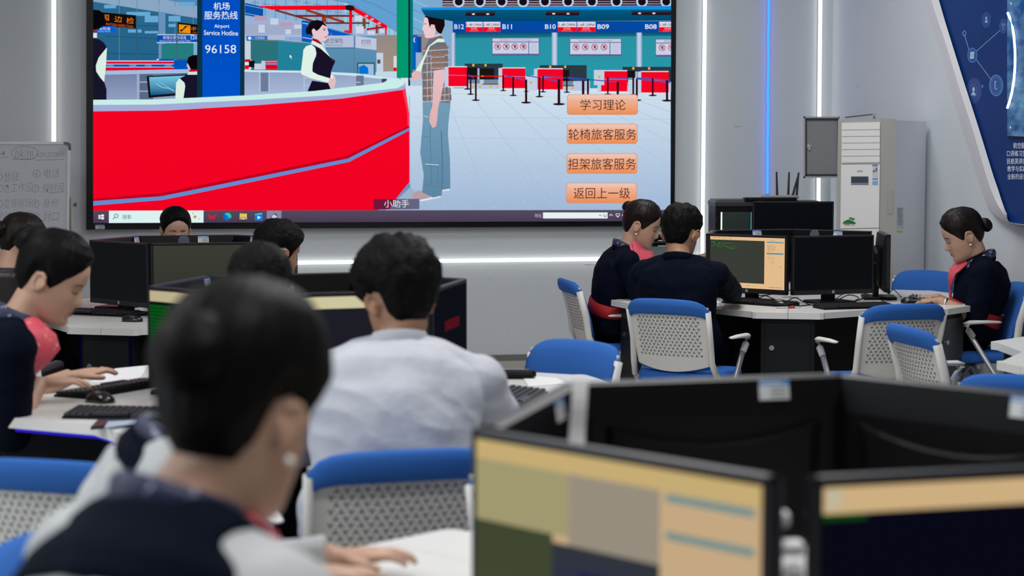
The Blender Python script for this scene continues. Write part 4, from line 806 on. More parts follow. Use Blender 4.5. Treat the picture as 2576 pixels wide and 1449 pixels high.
# ------------------------------------------------------------------ hexagonal desk groups
VA = [math.radians(-104 + 60 * k) for k in range(6)]     # tab (corner) directions
NA = [math.radians(-134 + 60 * k) for k in range(6)]     # seat directions
S_HEX = 0.58; APO = S_HEX * math.cos(math.pi / 6); R_TAB = 1.10
def d2(a, r=1.0): return Vector((math.cos(a) * r, math.sin(a) * r, 0))
ROT = {}
def make_table(label, C, glow=(), lit=()):
    VA = [math.radians(-104 + 60 * k + C[2]) for k in range(6)]
    t = thing('hexagonal_desk', label, 'desk', (C[0], C[1], 0), 0, 'six-seat computer desks')
    for k in range(6):
        a0, a1 = VA[k], VA[(k + 1) % 6]; am = a0 + math.radians(30)
        p0 = Vector((-math.sin(a0), math.cos(a0), 0)); p1 = Vector((-math.sin(a1), math.cos(a1), 0)); g = .0012
        poly = [d2(a0, .06) + p0 * g, d2(a0, R_TAB) + p0 * g, d2(a0, R_TAB) + p0 * .17, d2(a0, R_TAB - .012) + p0 * .19, d2(a0, R_TAB - .045) + p0 * .195, d2(am, .92),
                d2(a1, R_TAB - .045) - p1 * .195, d2(a1, R_TAB - .012) - p1 * .19, d2(a1, R_TAB) - p1 * .17, d2(a1, R_TAB) - p1 * g, d2(a1, .06) - p1 * g]
        mb = MB(); mb.m(M_DESK).prism(poly, .7165, .75); mb.build('worktop_segment', None, t)
        # pedestal under each tab
        Rm = Matrix.Rotation(a0, 3, 'Z')
        mb = MB(); mb.box(Rm @ Vector((.85, 0, .357)), (.40, .29, .714), R=Rm, bev=.004); cb = mb.build('cabinet', M_CAB, t)
        mb = MB(); mb.box(Rm @ Vector((1.052, 0, .50)), (.008, .245, .37), R=Rm, bev=.003); dr = mb.build('cabinet_door', M_CABD if k in (1,) else M_CAB, cb)
        mb = MB(); mb.tube([Rm @ Vector((1.054, -.085, .555)), Rm @ Vector((1.064, -.085, .555))], .014, seg=14); mb.build('lock', M_CHROME, cb)
        mb = MB(); mb.box(Rm @ Vector((1.052, 0, .15)), (.008, .245, .26), R=Rm, bev=.003); mb.build('lower_door', M_CAB, cb)
        # modesty panel between pedestals
        q0, q1 = d2(a0, .70) + p0 * .14, d2(a1, .70) - p1 * .14; mid = (q0 + q1) / 2; L = (q1 - q0).length; Rp = Matrix.Rotation(math.atan2((q1 - q0).y, (q1 - q0).x), 3, 'Z')
        mb = MB(); mb.box(mid + Vector((0, 0, .36)), (L, .016, .70), R=Rp); mb.build('modesty_panel', M_BLACK, t)
        if k in glow:
            e0, e1, e2 = d2(a0, R_TAB - .08) + p0 * .2, d2(am, .90), d2(a1, R_TAB - .08) - p1 * .2
            mb = MB(); mb.tube([v + Vector((0, 0, .709)) for v in (e0, e1, e2)], .0065, seg=6); mb.build('led_strip', M_LEDG, t)
        if k in lit:
            mb = MB()
            for sy in (-.137, .137): mb.box(Rm @ Vector((1.0565, sy, .36)), (.007, .010, .70), R=Rm)
            mb.build('blue_edge_light', emit('cabinet_glow', (.03, .03, .6, 1), .025), cb)  # dim emissive bars imitate blue light falling on the cabinet edges
    return t
C1 = (.500, 2.79, -1.5); C2 = (1.675, 10.23, 4); C3 = (-.695, 5.91, 4); C4 = (-1.74, 9.36, 0); C5 = (3.07, 7.02, 0)
make_table('near white hexagonal desk at lower right carrying the big blurred monitors', C1)
make_table('white hexagonal desk of the navy-suited man, at right below the air conditioner', C2)
make_table('white hexagonal desk in the middle, where the white-shirted man sits', C3, glow=(0,5))
make_table('far left white hexagonal desk with the keyboard and mouse beside a switched-off monitor', C4, lit=(0,))
make_table('empty white hexagonal desk at the right edge, only its corners in view', C5)

# ------------------------------------------------------------------ monitors
MW, MH, MZ0, MZT = .548, .337, .803, 1.140     # width, height, bottom and top above the floor
def screen_pic(parent, items, sid):
    """picture shown by a monitor: items in 0..1 (x right, y down) over the lit area"""
    w, h = MW - .026, MH - .042
    P = Pic(lambda x, y, d: Vector((-w / 2 + x * w, -.0125 - d, MZT - .75 - .013 - y * h)), step=.00008)
    for it in items:
        k = it[0]
        if k == 'r': P.rect(*it[1:5], it[5], it[6] if len(it) > 6 else None, it[7] if len(it) > 7 else True)
        elif k == 't': P.text(it[1], *it[2:6], it[6])
        elif k == 'l':   # rows of tiny interface marks
            x0, y0, x1, dy, n, c, seed = it[1:8]; random.seed(seed)
            for q in range(n):
                x = x0
                while x < x1 - .01:
                    ww = random.uniform(.01, .035)
                    if random.random() < .8: P.rect(x, y0 + q * dy, min(x1, x + ww), y0 + q * dy + .009, c, layer=False)
                    x += ww + random.uniform(.004, .014)
    return P.build('screen_picture', attr_mat('monitor_picture', .9), parent)
def make_monitor(label, C, k, items=None, stick=None, logo=True, yaw=0.0, off=0.0, group='desk monitors', cam_disc=None, at=None, base=True, along=0.0, sx_=1.0):
    a = NA[k] + math.radians(C[2]) if at is None else at[2]; nrm = d2(a)
    pos = Vector((C[0], C[1], 0)) + nrm * (APO - .02 + off) + d2(a + math.pi / 2, along) if at is None else Vector((at[0], at[1], 0)); zb = .75 if at is None or len(at) < 4 else at[3]
    t = thing('computer_monitor', label, 'monitor', (pos.x, pos.y, zb), a + math.pi / 2 + yaw, group)
    t.scale = (sx_, 1, 1)
    H0, HT = MZ0 - .75, MZT - .75; Hc = (H0 + HT) / 2
    mb = MB(); mb.m(M_BEZEL); w, hB = MW / 2, .013
    mb.box((0, 0, HT - hB / 2), (MW, .022, hB), bev=.002); mb.box((0, 0, H0 + .0145), (MW, .022, .029), bev=.002)
    for sx in (-1, 1): mb.box((sx * (w - hB / 2), 0, Hc), (hB, .022, MH), bev=.002)
    mb.build('bezel', None, t)
    mb = MB(); mb.box((0, -.002, Hc + .008), (MW - .02, .018, MH - .036)); mb.build('screen', M_SCREEN_OFF, t)
    if items: screen_pic(t, items, label)
    mb = MB()    # rear shell: shallow rim, then a bulge whose upper edge curves like a smile
    def rr(sx, z0, z1, y): return [Vector((-sx, y, z0)), Vector((sx, y, z0)), Vector((sx, y, z1)), Vector((-sx, y, z1))]
    mb.loft([rr(w - .001, H0 + .001, HT - .001, .010), rr(w - .004, H0 + .004, HT - .004, .022), rr(w - .03, H0 + .02, HT - .07, .032)])
    n = 11; top = [(-.21 + .042 * i, HT - .085 - .035 * (1 - ((i - 5) / 5.) ** 2)) for i in range(n)]
    ring = lambda s, y: [Vector((x * s, y, (z - Hc) * s + Hc)) for x, z in top] + [Vector((.2 * s, y, (H0 + .03 - Hc) * s + Hc)), Vector((-.2 * s, y, (H0 + .03 - Hc) * s + Hc))]
    mb.loft([ring(1.06, .026), ring(1.0, .046), ring(.9, .052)]); mb.build('rear_shell', M_BLACK, t)
    if base:
        mb = MB(); mb.box((0, .048, .11), (.085, .03, .21), bev=.006); mb.build('stand_neck', M_BLACK, t)
        mb = MB(); mb.loft([[Vector((sx * wx, sy * .095 + .03, z)) for sx, sy in ((-1, -1), (1, -1), (1, 1), (-1, 1))] for z, wx in ((0, .125), (.010, .125), (.016, .115))]); mb.build('stand_base', M_BLACK, t)
    if logo:
        mb = MB(); mb.tube([(0, -.0108, H0 + .0145), (0, -.0122, H0 + .0145)], .0095, seg=18); lg = mb.build('maker_badge', mat('badge_grey', (.35, .36, .37, 1), .35), t)
        P = Pic(lambda x, y, d: Vector((x, -.0124 - d, H0 + .0145 - y))); P.text('hp', -.0052, -.0062, .0052, .0062, R(30, 32, 38), shear=.25); P.build('badge_letters', MATS.get('printed_picture'), lg)
    for sx in (stick or ()):
        mb = MB(); sticker_geo(mb, Vector((sx, .0262 if abs(sx) < 9 else 0, HT - .0045)), Vector((-1, 0, 0)), Vector((0, .16, -1)).normalized(), .062, .038); mb.build('asset_sticker', None, t)
    if cam_disc is not None:
        mb = MB(); mb.tube([(cam_disc, -.002, HT - .008), (cam_disc, .004, HT - .008)] if False else [(cam_disc, .030, HT - .030), (cam_disc, .036, HT - .030)], .032, seg=24); mb.build('round_tag', mat('tag_glassy', (.10, .13, .15, 1), .25), t)
    return t
PE, PE2, DG, GRN, TL = R(238, 196, 146), R(232, 186, 134), R(58, 62, 56), R(36, 170, 40), R(84, 150, 178)
TXT = R(176, 140, 104)
term = [('r', 0, 0, 1, 1, PE), ('r', 0, .065, .735, .90, R(60, 64, 57)), ('l', .01, .02, .30, .02, 1, R(150, 120, 90), 1), ('l', .012, .072, .09, .03, 2, GRN, 2), ('l', .015, .125, .30, .035, 3, GRN, 3), ('l', .30, .12, .46, .045, 3, R(80, 90, 88), 4), ('l', .26, .23, .34, .04, 1, GRN, 5),
        ('r', .765, .075, .985, .095, TL), ('r', .765, .29, .985, .318, TL), ('l', .78, .05, .87, .02, 1, TXT, 6), ('l', .775, .14, .88, .022, 6, TXT, 7), ('l', .775, .335, .81, .045, 5, TXT, 8), ('l', .82, .39, .87, .045, 4, TXT, 9), ('l', .93, .55, .96, .035, 2, TXT, 10), ('l', .1, .92, .2, .02, 1, TXT, 11), ('l', .5, .945, .6, .02, 1, TXT, 12), ('l', .8, .955, .97, .02, 1, R(90, 80, 70), 13)]
near_l = [('r', 0, 0, 1, 1, R(206, 176, 136)), ('r', 0, 0, 1, .10, R(206, 180, 122)), ('r', 0, .10, .36, .42, R(168, 160, 118)), ('r', .36, .10, .68, .48, R(158, 148, 132)), ('r', 0, .42, .30, 1, R(66, 74, 52), R(70, 76, 50)), ('r', .30, .46, .68, 1, R(52, 56, 62), R(40, 40, 92)), ('r', .70, .11, .98, .15, R(122, 148, 146)), ('r', .70, .29, .98, .33, R(122, 148, 146)), ('r', .40, .58, .68, .9, R(36, 32, 92))]
near_r = [('r', 0, 0, 1, 1, R(8, 10, 24)), ('r', 0, 0, 1, .12, R(214, 182, 134)), ('r', .01, .01, .05, .10, R(198, 190, 160)), ('r', .0, .12, .12, .15, R(20, 70, 20))]
mid_l = [('r', 0, 0, 1, 1, R(12, 15, 28)), ('r', 0, 0, 1, .12, R(196, 184, 146))]
random.seed(31)
for q in range(13): mid_l.append(('r', .0, .16 + q * .04, random.uniform(.2, .62), .19 + q * .04, R(8, 88, 22)))
mid_l += [('r', .45, .40, .9, .85, R(176, 168, 142)), ('r', .34, .50, .44, .53, R(120, 130, 110))]
mid_r = [('r', 0, 0, 1, 1, R(30, 31, 40)), ('r', 0, 0, 1, .13, R(214, 206, 166)), ('r', .80, 0, 1, 1, R(216, 212, 172)), ('r', .81, .35, 1, .375, R(70, 140, 200))]
olive = [('r', 0, 0, 1, 1, R(62, 64, 55), R(50, 54, 47))]
# near desk (lower right)
make_monitor('big blurred lit monitor with a beige page, lower centre of the photo', C1, 0, near_l, logo=False, off=.026, along=.012, sx_=1.05)
make_monitor('blurred monitor with a peach bar over a black page, lower right corner', C1, 1, near_r, logo=False, off=.045, along=.026)
make_monitor('monitor of the near desk seen edge-on, behind the beige lit monitor', C1, 5, None, stick=(-.05,), logo=False)
make_monitor('near desk monitor seen from behind with a sticker, beside the white paper strip', C1, 4, None, stick=(-.09,), logo=False)
make_monitor('near desk monitor seen from behind at the right edge with a small purple reflection', C1, 3, None, stick=(-.10,), logo=False)
# right-hand desk
make_monitor('lit monitor with green text that the navy-suited man works at', C2, 0, term, sx_=.965)
make_monitor('switched-off black monitor with a round badge, centre of the right-hand desk', C2, 1, None, sx_=.965)
make_monitor('monitor seen edge-on from the side, facing the woman with the bracelet', C2, 2, None, off=.065, yaw=.05)
make_monitor('right-hand desk monitor turned away, just behind the switched-off one', C2, 3, None, stick=(-.03,), cam_disc=.1)
make_monitor('right-hand desk monitor turned away, just behind the lit one', C2, 4, None, stick=(.02,))
make_monitor('right-hand desk monitor facing the woman beside the navy-suited man', C2, 5, None)
# middle desk
make_monitor('blurred monitor with green terminal text, left of the nearest woman', C3, 0, mid_l, logo=False)
make_monitor('dark monitor with a cream title bar in front of the white-shirted man', C3, 1, mid_r, logo=False)
make_monitor('monitor turned edge-on with a red mark on screen, right of the white-shirted man', C3, 2, [('r', 0, 0, 1, 1, R(14, 18, 24)), ('r', .3, .36, .75, .48, R(84, 16, 30))], logo=False)
make_monitor('monitor seen from behind, right of the two behind the white-shirted man', C3, 3, None, logo=False)
make_monitor('monitor seen from behind below the white light strip, left of the white-shirted man', C3, 4, None, logo=False)
make_monitor('grey monitor seen from behind at an angle, above the green text monitor', C3, 5, None, stick=(-.17,), logo=False)
# far left desk
make_monitor('switched-off monitor behind the face of the woman in profile', C4, 0, None)
make_monitor('monitor showing a plain olive grey page, far left desk', C4, 1, olive)
make_monitor('far left desk monitor hidden behind the short-haired student', C4, 2, None)
make_monitor('far left desk monitor seen from behind, just right of the bowed girl', C4, 3, None, stick=(.1,))
make_monitor('monitor seen from behind with a round tag, in front of the bowed girl', C4, 4, None, stick=(-.06,), cam_disc=.02)
make_monitor('far left desk monitor seen from behind at an angle, sticker at its right end', C4, 5, None, stick=(-.18,))
pm = at_y(1999, 506, 11.6)
make_monitor('large black monitor on the teacher console, below the wifi router', C2, 0, None, logo=False, at=(pm.x, 11.66, math.radians(-95), pm.z - .392))

# ------------------------------------------------------------------ keyboards, mice, papers, phone, cables
def make_keyboard(label, c, rz, z=.75, s=1.0):
    t = thing('keyboard', label, 'keyboard', (c[0], c[1], z), rz, 'black keyboards'); t.scale = (s, s, s)
    mb = MB(); mb.loft([[Vector((sx * .22, sy * .072, (.008 if sy < 0 else .020) * k)) for sx, sy in ((-1, -1), (1, -1), (1, 1), (-1, 1))] for k in (0, 1)]); mb.build('base', M_BLACK, t)
    mb = MB()
    for r_ in range(6):
        for q in range(20):
            if r_ == 0 and 4 <= q <= 9: continue
            y = -.056 + r_ * .0215; z0 = .011 + (y + .072) / .144 * .012
            mb.loft([[Vector((-.209 + q * .0220 + sx * .0092 * k, y + sy * .0088 * k, z0 + dz)) for sx, sy in ((-1, -1), (1, -1), (1, 1), (-1, 1))] for dz, k in ((-.002, 1.0), (.006, .78))])
    mb.box((-.065, -.056, .017), (.12, .017, .010)); mb.build('keycaps', mat('keycap_dark', (.022, .022, .026, 1), .4), t)
    return t
def make_mouse(label, c, rz, z=.75):
    t = thing('computer_mouse', label, 'mouse', (c[0], c[1], z), rz, 'black mice')
    mb = MB(); rings = []
    for i in range(9):
        f = i / 8; y = -.058 + .116 * f; w = .032 * (1 - (2 * f - 1) ** 4) ** .5 * (1 - .12 * f) + .002; h = .036 * math.sin(math.pi * min(1, .12 + .80 * (1 - f) + .0)) ** .8 + .004
        rings.append([Vector((w * math.cos(q), y, max(0, h * math.sin(q)))) for q in [math.pi * k / 8 for k in range(9)]])
    mb.loft(rings, cap=True, closed=True); mb.build('shell', M_BLACKG, t, smooth=True)
    mb = MB(); mb.tube([(-.004, .034, .024), (.004, .034, .024)], .011, seg=10); mb.build('wheel', M_BLACK, t)
    return t
def K(px, py, z=.765): return at_z(px, py, z)
make_keyboard('black keyboard under the lit monitor of the navy-suited man', K(1912, 759), NA[0] + math.pi / 2)
make_keyboard('black keyboard in front of the switched-off monitor on the right-hand desk', K(2150, 768), NA[1] + math.pi / 2)
make_keyboard('black keyboard under the hands of the woman with the bracelet', K(2318, 752), NA[2] + math.pi / 2)
make_keyboard('black keyboard below the switched-off monitor, far left desk', K(250, 784), NA[0] + math.pi / 2 + .35)
make_keyboard('black keyboard under the hand of the woman in profile', K(285, 972), NA[5] + math.pi / 2 - .25)
make_keyboard('dark keyboard lying crosswise between the phone and the mouse on the middle desk', K(345, 1037), math.radians(-8))
make_keyboard('black keyboard right of the white-shirted man, partly hidden by the near monitor', K(1290, 998), NA[2] + math.pi / 2)
make_mouse('black mouse in front of the lit monitor on the right-hand desk', K(1962, 770, .75), math.radians(70))
make_mouse('black mouse beside the keyboard on the far left desk', K(333, 809, .75), math.radians(75))
make_mouse('blurred black mouse at the front of the keyboard of the woman in profile', K(252, 1012, .75), math.radians(60))
make_mouse('black mouse just behind the blue chair top, beside the bracelet woman’s keyboard', K(2292, 763, .75), math.radians(80))
def sheet(name, label, cat, pts, z, th, m, extra=None):
    P = [at_z(x, y, z) for x, y in pts]; c = sum(P, Vector()) / len(P); c.z = z
    t = thing(name, label, cat, c); mb = MB(); mb.prism([(p - c)[:2] for p in P], 0.0003, th); mb.build('body' if name == 'smartphone' else 'sheet', m, t); return t, c
sheet('paper_sheet', 'white paper at the right end of the middle desk, beside the keyboard', 'paper', [(1312, 946), (1400, 952), (1425, 966), (1330, 974)], .75, .003, M_PAPER)
t, c = sheet('notebook', 'small stack of paper under the arm of the navy-suited man', 'paper', [(1770, 767), (1806, 764), (1815, 778), (1772, 778)], .75, .016, M_PAPER)
mb = MB(); mb.box((0, 0, .017), (.10, .06, .002)); mb.build('cover', mat('cover_grey', (.4, .42, .46, 1), .6), t)
sheet('paper_sheet', 'paper beside the mouse on the far left desk', 'paper', [(318, 778), (362, 768), (362, 792), (336, 796)], .75, .002, M_PAPER)
sheet('paper_sheet', 'sheet of paper above the keyboard of the woman in profile', 'paper', [(225, 963), (290, 928), (372, 920), (350, 958)], .75, .002, M_PAPER)
t, c = sheet('smartphone', 'blurred smartphone lying at the front of the middle desk', 'phone', [(228, 1082), (248, 1062), (352, 1056), (345, 1070)], .75, .010, M_BLACKG)
mb = MB(); P = [at_z(x, y, .7605) - c for x, y in ((262, 1077), (272, 1060), (344, 1056), (338, 1066))]; mb.add(P, [(0, 1, 2, 3)]); mb.build('display', emit('phone_display', R(190, 205, 225), .8), t)  # emissive sheet painted as the bright reflection in the phone glass
t = thing('pen_case', 'black pen case beside the white-shirted man’s right shoulder', 'pen case', at_z(1285, 953, .75))
mb = MB(); mb.tube([(-.09, 0, .018), (-.08, 0, .018), (.08, 0, .018), (.095, 0, .018)], [.012, .018, .018, .008], seg=10); mb.build('pouch', M_BLACK, t)
mb = MB(); mb.box((0, 0, .0358), (.13, .004, .002)); mb.build('zip', M_CHROME, t)
t = thing('pen', 'clear pen with a red grip on the right-hand desk', 'pen', at_z(1982, 776, .75), math.radians(12))
mb = MB(); mb.tube([(-.07, 0, .006), (.05, 0, .006), (.068, 0, .006), (.075, 0, .006)], [.005, .005, .004, .001], seg=8); mb.build('barrel', mat('clear_plastic', (.6, .6, .64, 1), .2), t)
mb = MB(); mb.tube([(.0, 0, .006), (.04, 0, .006)], .0056, seg=8); mb.build('grip', mat('pen_red', (.5, .02, .03, 1), .5), t)
t = thing('paper_strip', 'white paper strip hanging over the corner of the near monitors', 'paper strip', at_y(1460, 1035, 2.80))
mb = MB(); n = 8; mb.loft([[Vector((x, -.004 * math.sin(i * .8), z)) for x in (-.0125 - .001 * i, .0125 - .0008 * i)] + [Vector((x, .002 - .004 * math.sin(i * .8), z)) for x in (.0125 - .0008 * i, -.0125 - .001 * i)] for i, z in enumerate([.052 - .016 * i for i in range(n)])]); mb.build('strip', M_PAPER, t)
t = thing('power_adapter', 'white power plug and cable ends between the two near lit monitors', 'plug', at_y(1985, 1380, 2.33))
for px, py, w, h in ((1985, 1378, .040, .020), (1972, 1305, .014, .022), (1998, 1437, .022, .022), (1965, 1440, .012, .02)):
    mb = MB(); mb.box(at_y(px, py, 2.33) - t.location, (w, .03, h), bev=.006); mb.build('plug_block', M_PAPER, t)
def cable(label, pts, r=.0032):
    P = [at_z(x, y, .75 + r + (e[0] if e else 0)) for x, y, *e in pts]; t = thing('cable', label, 'cable', P[0]); Q = []
    for i in range(len(P) - 1):
        p0, p1, p2, p3 = P[max(i - 1, 0)], P[i], P[i + 1], P[min(i + 2, len(P) - 1)]
        for k in range(6):
            u = k / 6; Q.append(.5 * ((2 * p1) + (p2 - p0) * u + (2 * p0 - 5 * p1 + 4 * p2 - p3) * u * u + (3 * p1 - p0 - 3 * p2 + p3) * u ** 3) - P[0])
    Q.append(P[-1] - P[0]); mb = MB(); mb.tube(Q, r, seg=6); mb.build('lead', M_BLACKG, t, smooth=True)
    mb = MB(); mb.box(Q[-1], (.014, .014, r * 2)); mb.build('plug', M_BLACK, t)
cable('black cable looping from the mouse to the switched-off monitor, right-hand desk', [(1972, 768), (1985, 755), (2000, 749), (2018, 757), (2035, 766)])
cable('black cable trailing along the front of the right-hand desk from the mouse', [(1985, 770), (2010, 770), (2040, 767), (2058, 772)])
cable('black cable tangle left of the bracelet woman’s monitor stand', [(2112, 752), (2135, 742), (2160, 748), (2150, 758), (2180, 746), (2200, 740)])
cable('black cable running behind the switched-off monitor stand', [(2095, 758), (2125, 738), (2170, 737), (2205, 748), (2225, 760)])
cable('black cable between the lit and the switched-off monitors', [(1895, 744), (1930, 742), (1960, 735), (1985, 730), (2002, 736)])
cable('black cable below the lit monitor stand', [(1880, 742), (1905, 750), (1925, 744), (1945, 752)])
cable('black cable from the keyboard of the bracelet woman towards the monitor', [(2268, 748), (2256, 735), (2246, 728), (2236, 738)])
# ------------------------------------------------------------------ blue and white training chairs
def chair_y(z): return -.205 - .26 * (z - .5)
def shell_pt(u, z, o=0.0):
    hw = .203 + .028 * (z - .5) / .36
    return Vector((u * hw, chair_y(z) + .035 * u * u + o, z + .012 * (1 - u * u) * max(0, (z - .7) / .16)))
def make_chair(label):
    t = thing('training_chair', label, 'chair', (0, 0, 0), 0, 'blue and white chairs')
    nu, nv = 13, 10; mb = MB(); mb.m(M_CWHITE); fr = []; bk = []
    for j in range(nv):
        v = j / (nv - 1)
        for i in range(nu):
            u = -1 + 2 * i / (nu - 1); zb = .515 - .035 * (1 - u * u); z = zb + (.822 - zb) * v
            fr.append(shell_pt(u, z, 0)); bk.append(shell_pt(u, z, .011))
    fs = []
    for j in range(nv - 1):
        for i in range(nu - 1):
            a = j * nu + i; fs.append((a, a + 1, a + nu + 1, a + nu)); b = a + nu * nv; fs.append((b, b + nu, b + nu + 1, b + 1))
    for j in range(nv - 1):
        for i in (0, nu - 1): a = j * nu + i; fs.append((a, a + nu, a + nu + nu * nv, a + nu * nv))
    for i in range(nu - 1):
        for j in (0, nv - 1): a = j * nu + i; fs.append((a, a + 1, a + 1 + nu * nv, a + nu * nv))
    mb.add(fr + bk, fs)
    mb.m(M_CHOLE)      # Y-shaped slots
    for r in range(13):
        z = .568 + r * .0175
        for q in range(15):
            x = (q - 7 + (.5 if r % 2 else 0)) * .0245
            if abs(x) > .172: continue
            u = x / (.203 + .028 * (z - .5) / .36); fl = 1 if (q + r) % 2 else -1
            for k in range(3):
                a = math.radians(90 * fl + 120 * k); ca, sa = math.cos(a), math.sin(a); L, w = .0082, .0015
                P = []
                for l, ww in ((0, -w), (L, -w), (L, w), (0, w)):
                    xx, zz = x + ca * l - sa * ww, z + sa * l + ca * ww
                    P.append(shell_pt(xx / (.203 + .028 * (zz - .5) / .36), zz, -.0009 - .0001 * k))
                mb.add(P, [(0, 1, 2, 3)])
    mb.build('back_shell', None, t)
    prof = [(.505, .013), (.50, .030), (.53, .046), (.62, .054), (.74, .048), (.815, .036), (.846, .018), (.853, -.004), (.845, -.022), (.818, -.030), (.788, -.028), (.777, -.016), (.780, -.004), (.82, .004), (.785, .012)]
    rings = []
    for i in range(17):
        u = -1 + 2 * i / 16; rr = []; e = abs(u) ** 8
        for z, o in prof:
            z2 = z - (.05 * e * max(0, (z - .70) / .165)); o2 = o * (1 - .55 * e) + (.004 * e)
            rr.append(shell_pt(u * 1.025, z2 if z > .55 else z - .03 * (1 - u * u), o2))
        rings.append(rr)
    mb = MB(); mb.loft(rings); mb.build('back_cushion', M_CBLUE, t, smooth=True)
    mb = MB(); rings = []
    for z, k in ((.405, .88), (.412, .97), (.43, 1.0), (.455, 1.0), (.470, .94), (.474, .8)):
        rings.append([Vector((.235 * k * abs(math.cos(a)) ** .45 * (1 if math.cos(a) > 0 else -1), .02 + .225 * k * abs(math.sin(a)) ** .45 * (1 if math.sin(a) > 0 else -1), z + .012 * math.cos(a) ** 2)) for a in [2 * math.pi * i / 28 for i in range(28)]])
    mb.loft(rings); mb.build('seat_cushion', M_CBLUE, t, smooth=True)
    for sx in (-1, 1):
        mb = MB(); mb.tube([(sx * .226, chair_y(.80) + .036, .80), (sx * .222, chair_y(.65) + .038, .65), (sx * .225, -.19, .53), (sx * .238, -.15, .45)], [(.014, .020), (.014, .022), (.014, .022), (.016, .018)], seg=10); mb.build('back_post', M_CWHITE, t, smooth=True)
        mb = MB(); mb.tube([(sx * .238, -.15, .455), (sx * .250, .20, .025), (sx * .25, .215, .0)], [.0145, .0145, .016], seg=10); mb.build('leg', M_STEEL, t, smooth=True)
        mb = MB(); mb.tube([(sx * .272, .10, .60), (sx * .262, -.27, .025), (sx * .262, -.285, .0)], [.0145, .0145, .016], seg=10); mb.build('leg', M_STEEL, t, smooth=True)
        mb = MB(); mb.tube([(sx * .276, .075, .575), (sx * .279, .105, .615), (sx * .281, .115, .645)], [(.017, .017), (.019, .019), (.017, .026)], seg=10)
        mb.tube([(sx * .284, .135, .652), (sx * .284, .10, .657), (sx * .282, .0, .660), (sx * .278, -.07, .658), (sx * .277, -.085, .657)], [(.010, .006), (.024, .013), (.024, .010), (.018, .007), (.006, .003)], seg=12); mb.build('armrest', M_CWHITE, t, smooth=True)
    mb = MB(); mb.tube([(-.24, .03, .40), (.24, .03, .40)], .012, seg=8); mb.tube([(-.235, -.14, .44), (.235, -.14, .44)], .010, seg=8); mb.build('seat_rail', M_STEEL, t)
    return t
_ch = [None]
def place_chair(x, y, deg, label):
    if _ch[0] is None:
        _ch[0] = make_chair(label); _ch[0].location = (x, y, 0); _ch[0].rotation_euler = (0, 0, math.radians(deg)); return _ch[0]
    return dup(_ch[0], (x, y, 0), math.radians(deg), label)
place_chair(.93, 8.93, -32, 'blue and white chair the navy-suited man sits on, slotted back towards us')
place_chair(1.87, 8.66, 16, 'empty blue and white chair with its slotted back towards us, before the switched-off monitor')
place_chair(.60, 10.28, -80, 'blue and white chair seen from its side by the wall, left of the navy-suited man')
place_chair(.07, 6.42, 136, 'blue chair facing us with a plain fabric back, right of the white-shirted man')
place_chair(2.49, 10.78, 136, 'blue chair back between the air conditioner and the woman with the bracelet')
place_chair(2.67, 9.87, 92, 'chair of the woman with the bracelet, its blue back at the right edge')
place_chair(1.96, 7.32, -78, 'blue and white chair seen side-on in front of the slotted chair at right')
place_chair(1.78, 5.82, -18, 'chair whose blue top just shows at the right edge above the near monitors')
place_chair(-1.00, 4.22, -16, 'blurred chair with a blue top and white slotted back at the left edge')
place_chair(-.62, 3.04, -104, 'blurred blue chair back at the bottom left corner')
place_chair(-.34, 4.36, 16, 'blurred blue and white chair the white-shirted man sits on')
place_chair(.20, 3.80, 200, 'chair mostly hidden behind the beige lit monitor, a blue corner showing at its left')
place_chair(-.50, 1.74, -44, 'blue and white chair the nearest woman sits on')
place_chair(-1.86, 5.98, -70, 'chair under the woman in profile at the left')
place_chair(-1.16, 7.88, -40, 'chair under the short-haired student at the far left desk')
place_chair(-2.62, 8.42, -42, 'chair under the girl in grey before the whiteboard')
place_chair(-2.06, 10.56, 196, 'chair under the bowed girl behind the monitors')
place_chair(-2.04, 6.72, 0, 'empty chair with a white arm showing under the far left desk')
bc = thing('leather_chair', 'dark brown leather high-backed chair at the left edge behind the woman in profile', 'chair', (-2.385, 7.70, 0), math.radians(-3))
M_LEA = mat('dark_brown_leather', (.018, .011, .012, 1), .32, bump=.002, bump_scale=30)
mb = MB(); mb.box((0, 0, .46), (.52, .5, .12), bev=.04); mb.build('seat', M_LEA, bc, smooth=True)
mb = MB(); mb.box((0, -.24, .79), (.54, .10, .62), R=Matrix.Rotation(math.radians(8), 3, 'X'), bev=.035); mb.build('backrest', M_LEA, bc, smooth=True)
for sx in (-1, 1):
    mb = MB(); mb.box((sx * .28, 0, .62), (.06, .34, .05), bev=.02); mb.box((sx * .28, -.1, .52), (.04, .06, .2)); mb.build('armrest', M_LEA, bc)
mb = MB(); mb.tube([(0, 0, .06), (0, 0, .42)], .03, seg=10); mb.build('gas_column', M_CHROME, bc)
for k in range(5):
    mb = MB(); a = k * 2 * math.pi / 5 + .3; mb.tube([(0, 0, .08), (.27 * math.cos(a), .27 * math.sin(a), .05), (.28 * math.cos(a), .28 * math.sin(a), 0)], [.025, .02, .02], seg=8); mb.build('base_arm', M_BLACK, bc)
hb = thing('handbag', 'small black handbag behind the woman with the bracelet at the right edge', 'bag', (2.93, 9.93, .474))
mb = MB(); mb.loft([[Vector((.085 * k * math.cos(a), .12 * k * math.sin(a), z)) for a in [2 * math.pi * i / 16 for i in range(16)]] for z, k in ((0, .8), (.02, 1), (.12, 1.05), (.19, .85), (.2, .8))]); mb.build('bag_body', M_SHOE, hb, smooth=True)
mb = MB(); mb.tube([(0, .09 * math.cos(a), .17 + .09 * math.sin(a)) for a in [math.pi * i / 8 for i in range(9)]], .008, seg=6); mb.build('handle', M_SHOE, hb, smooth=True)
st = thing('stool', 'low grey stool under the student behind the nearest woman', 'stool', (-.80, 4.62, 0))
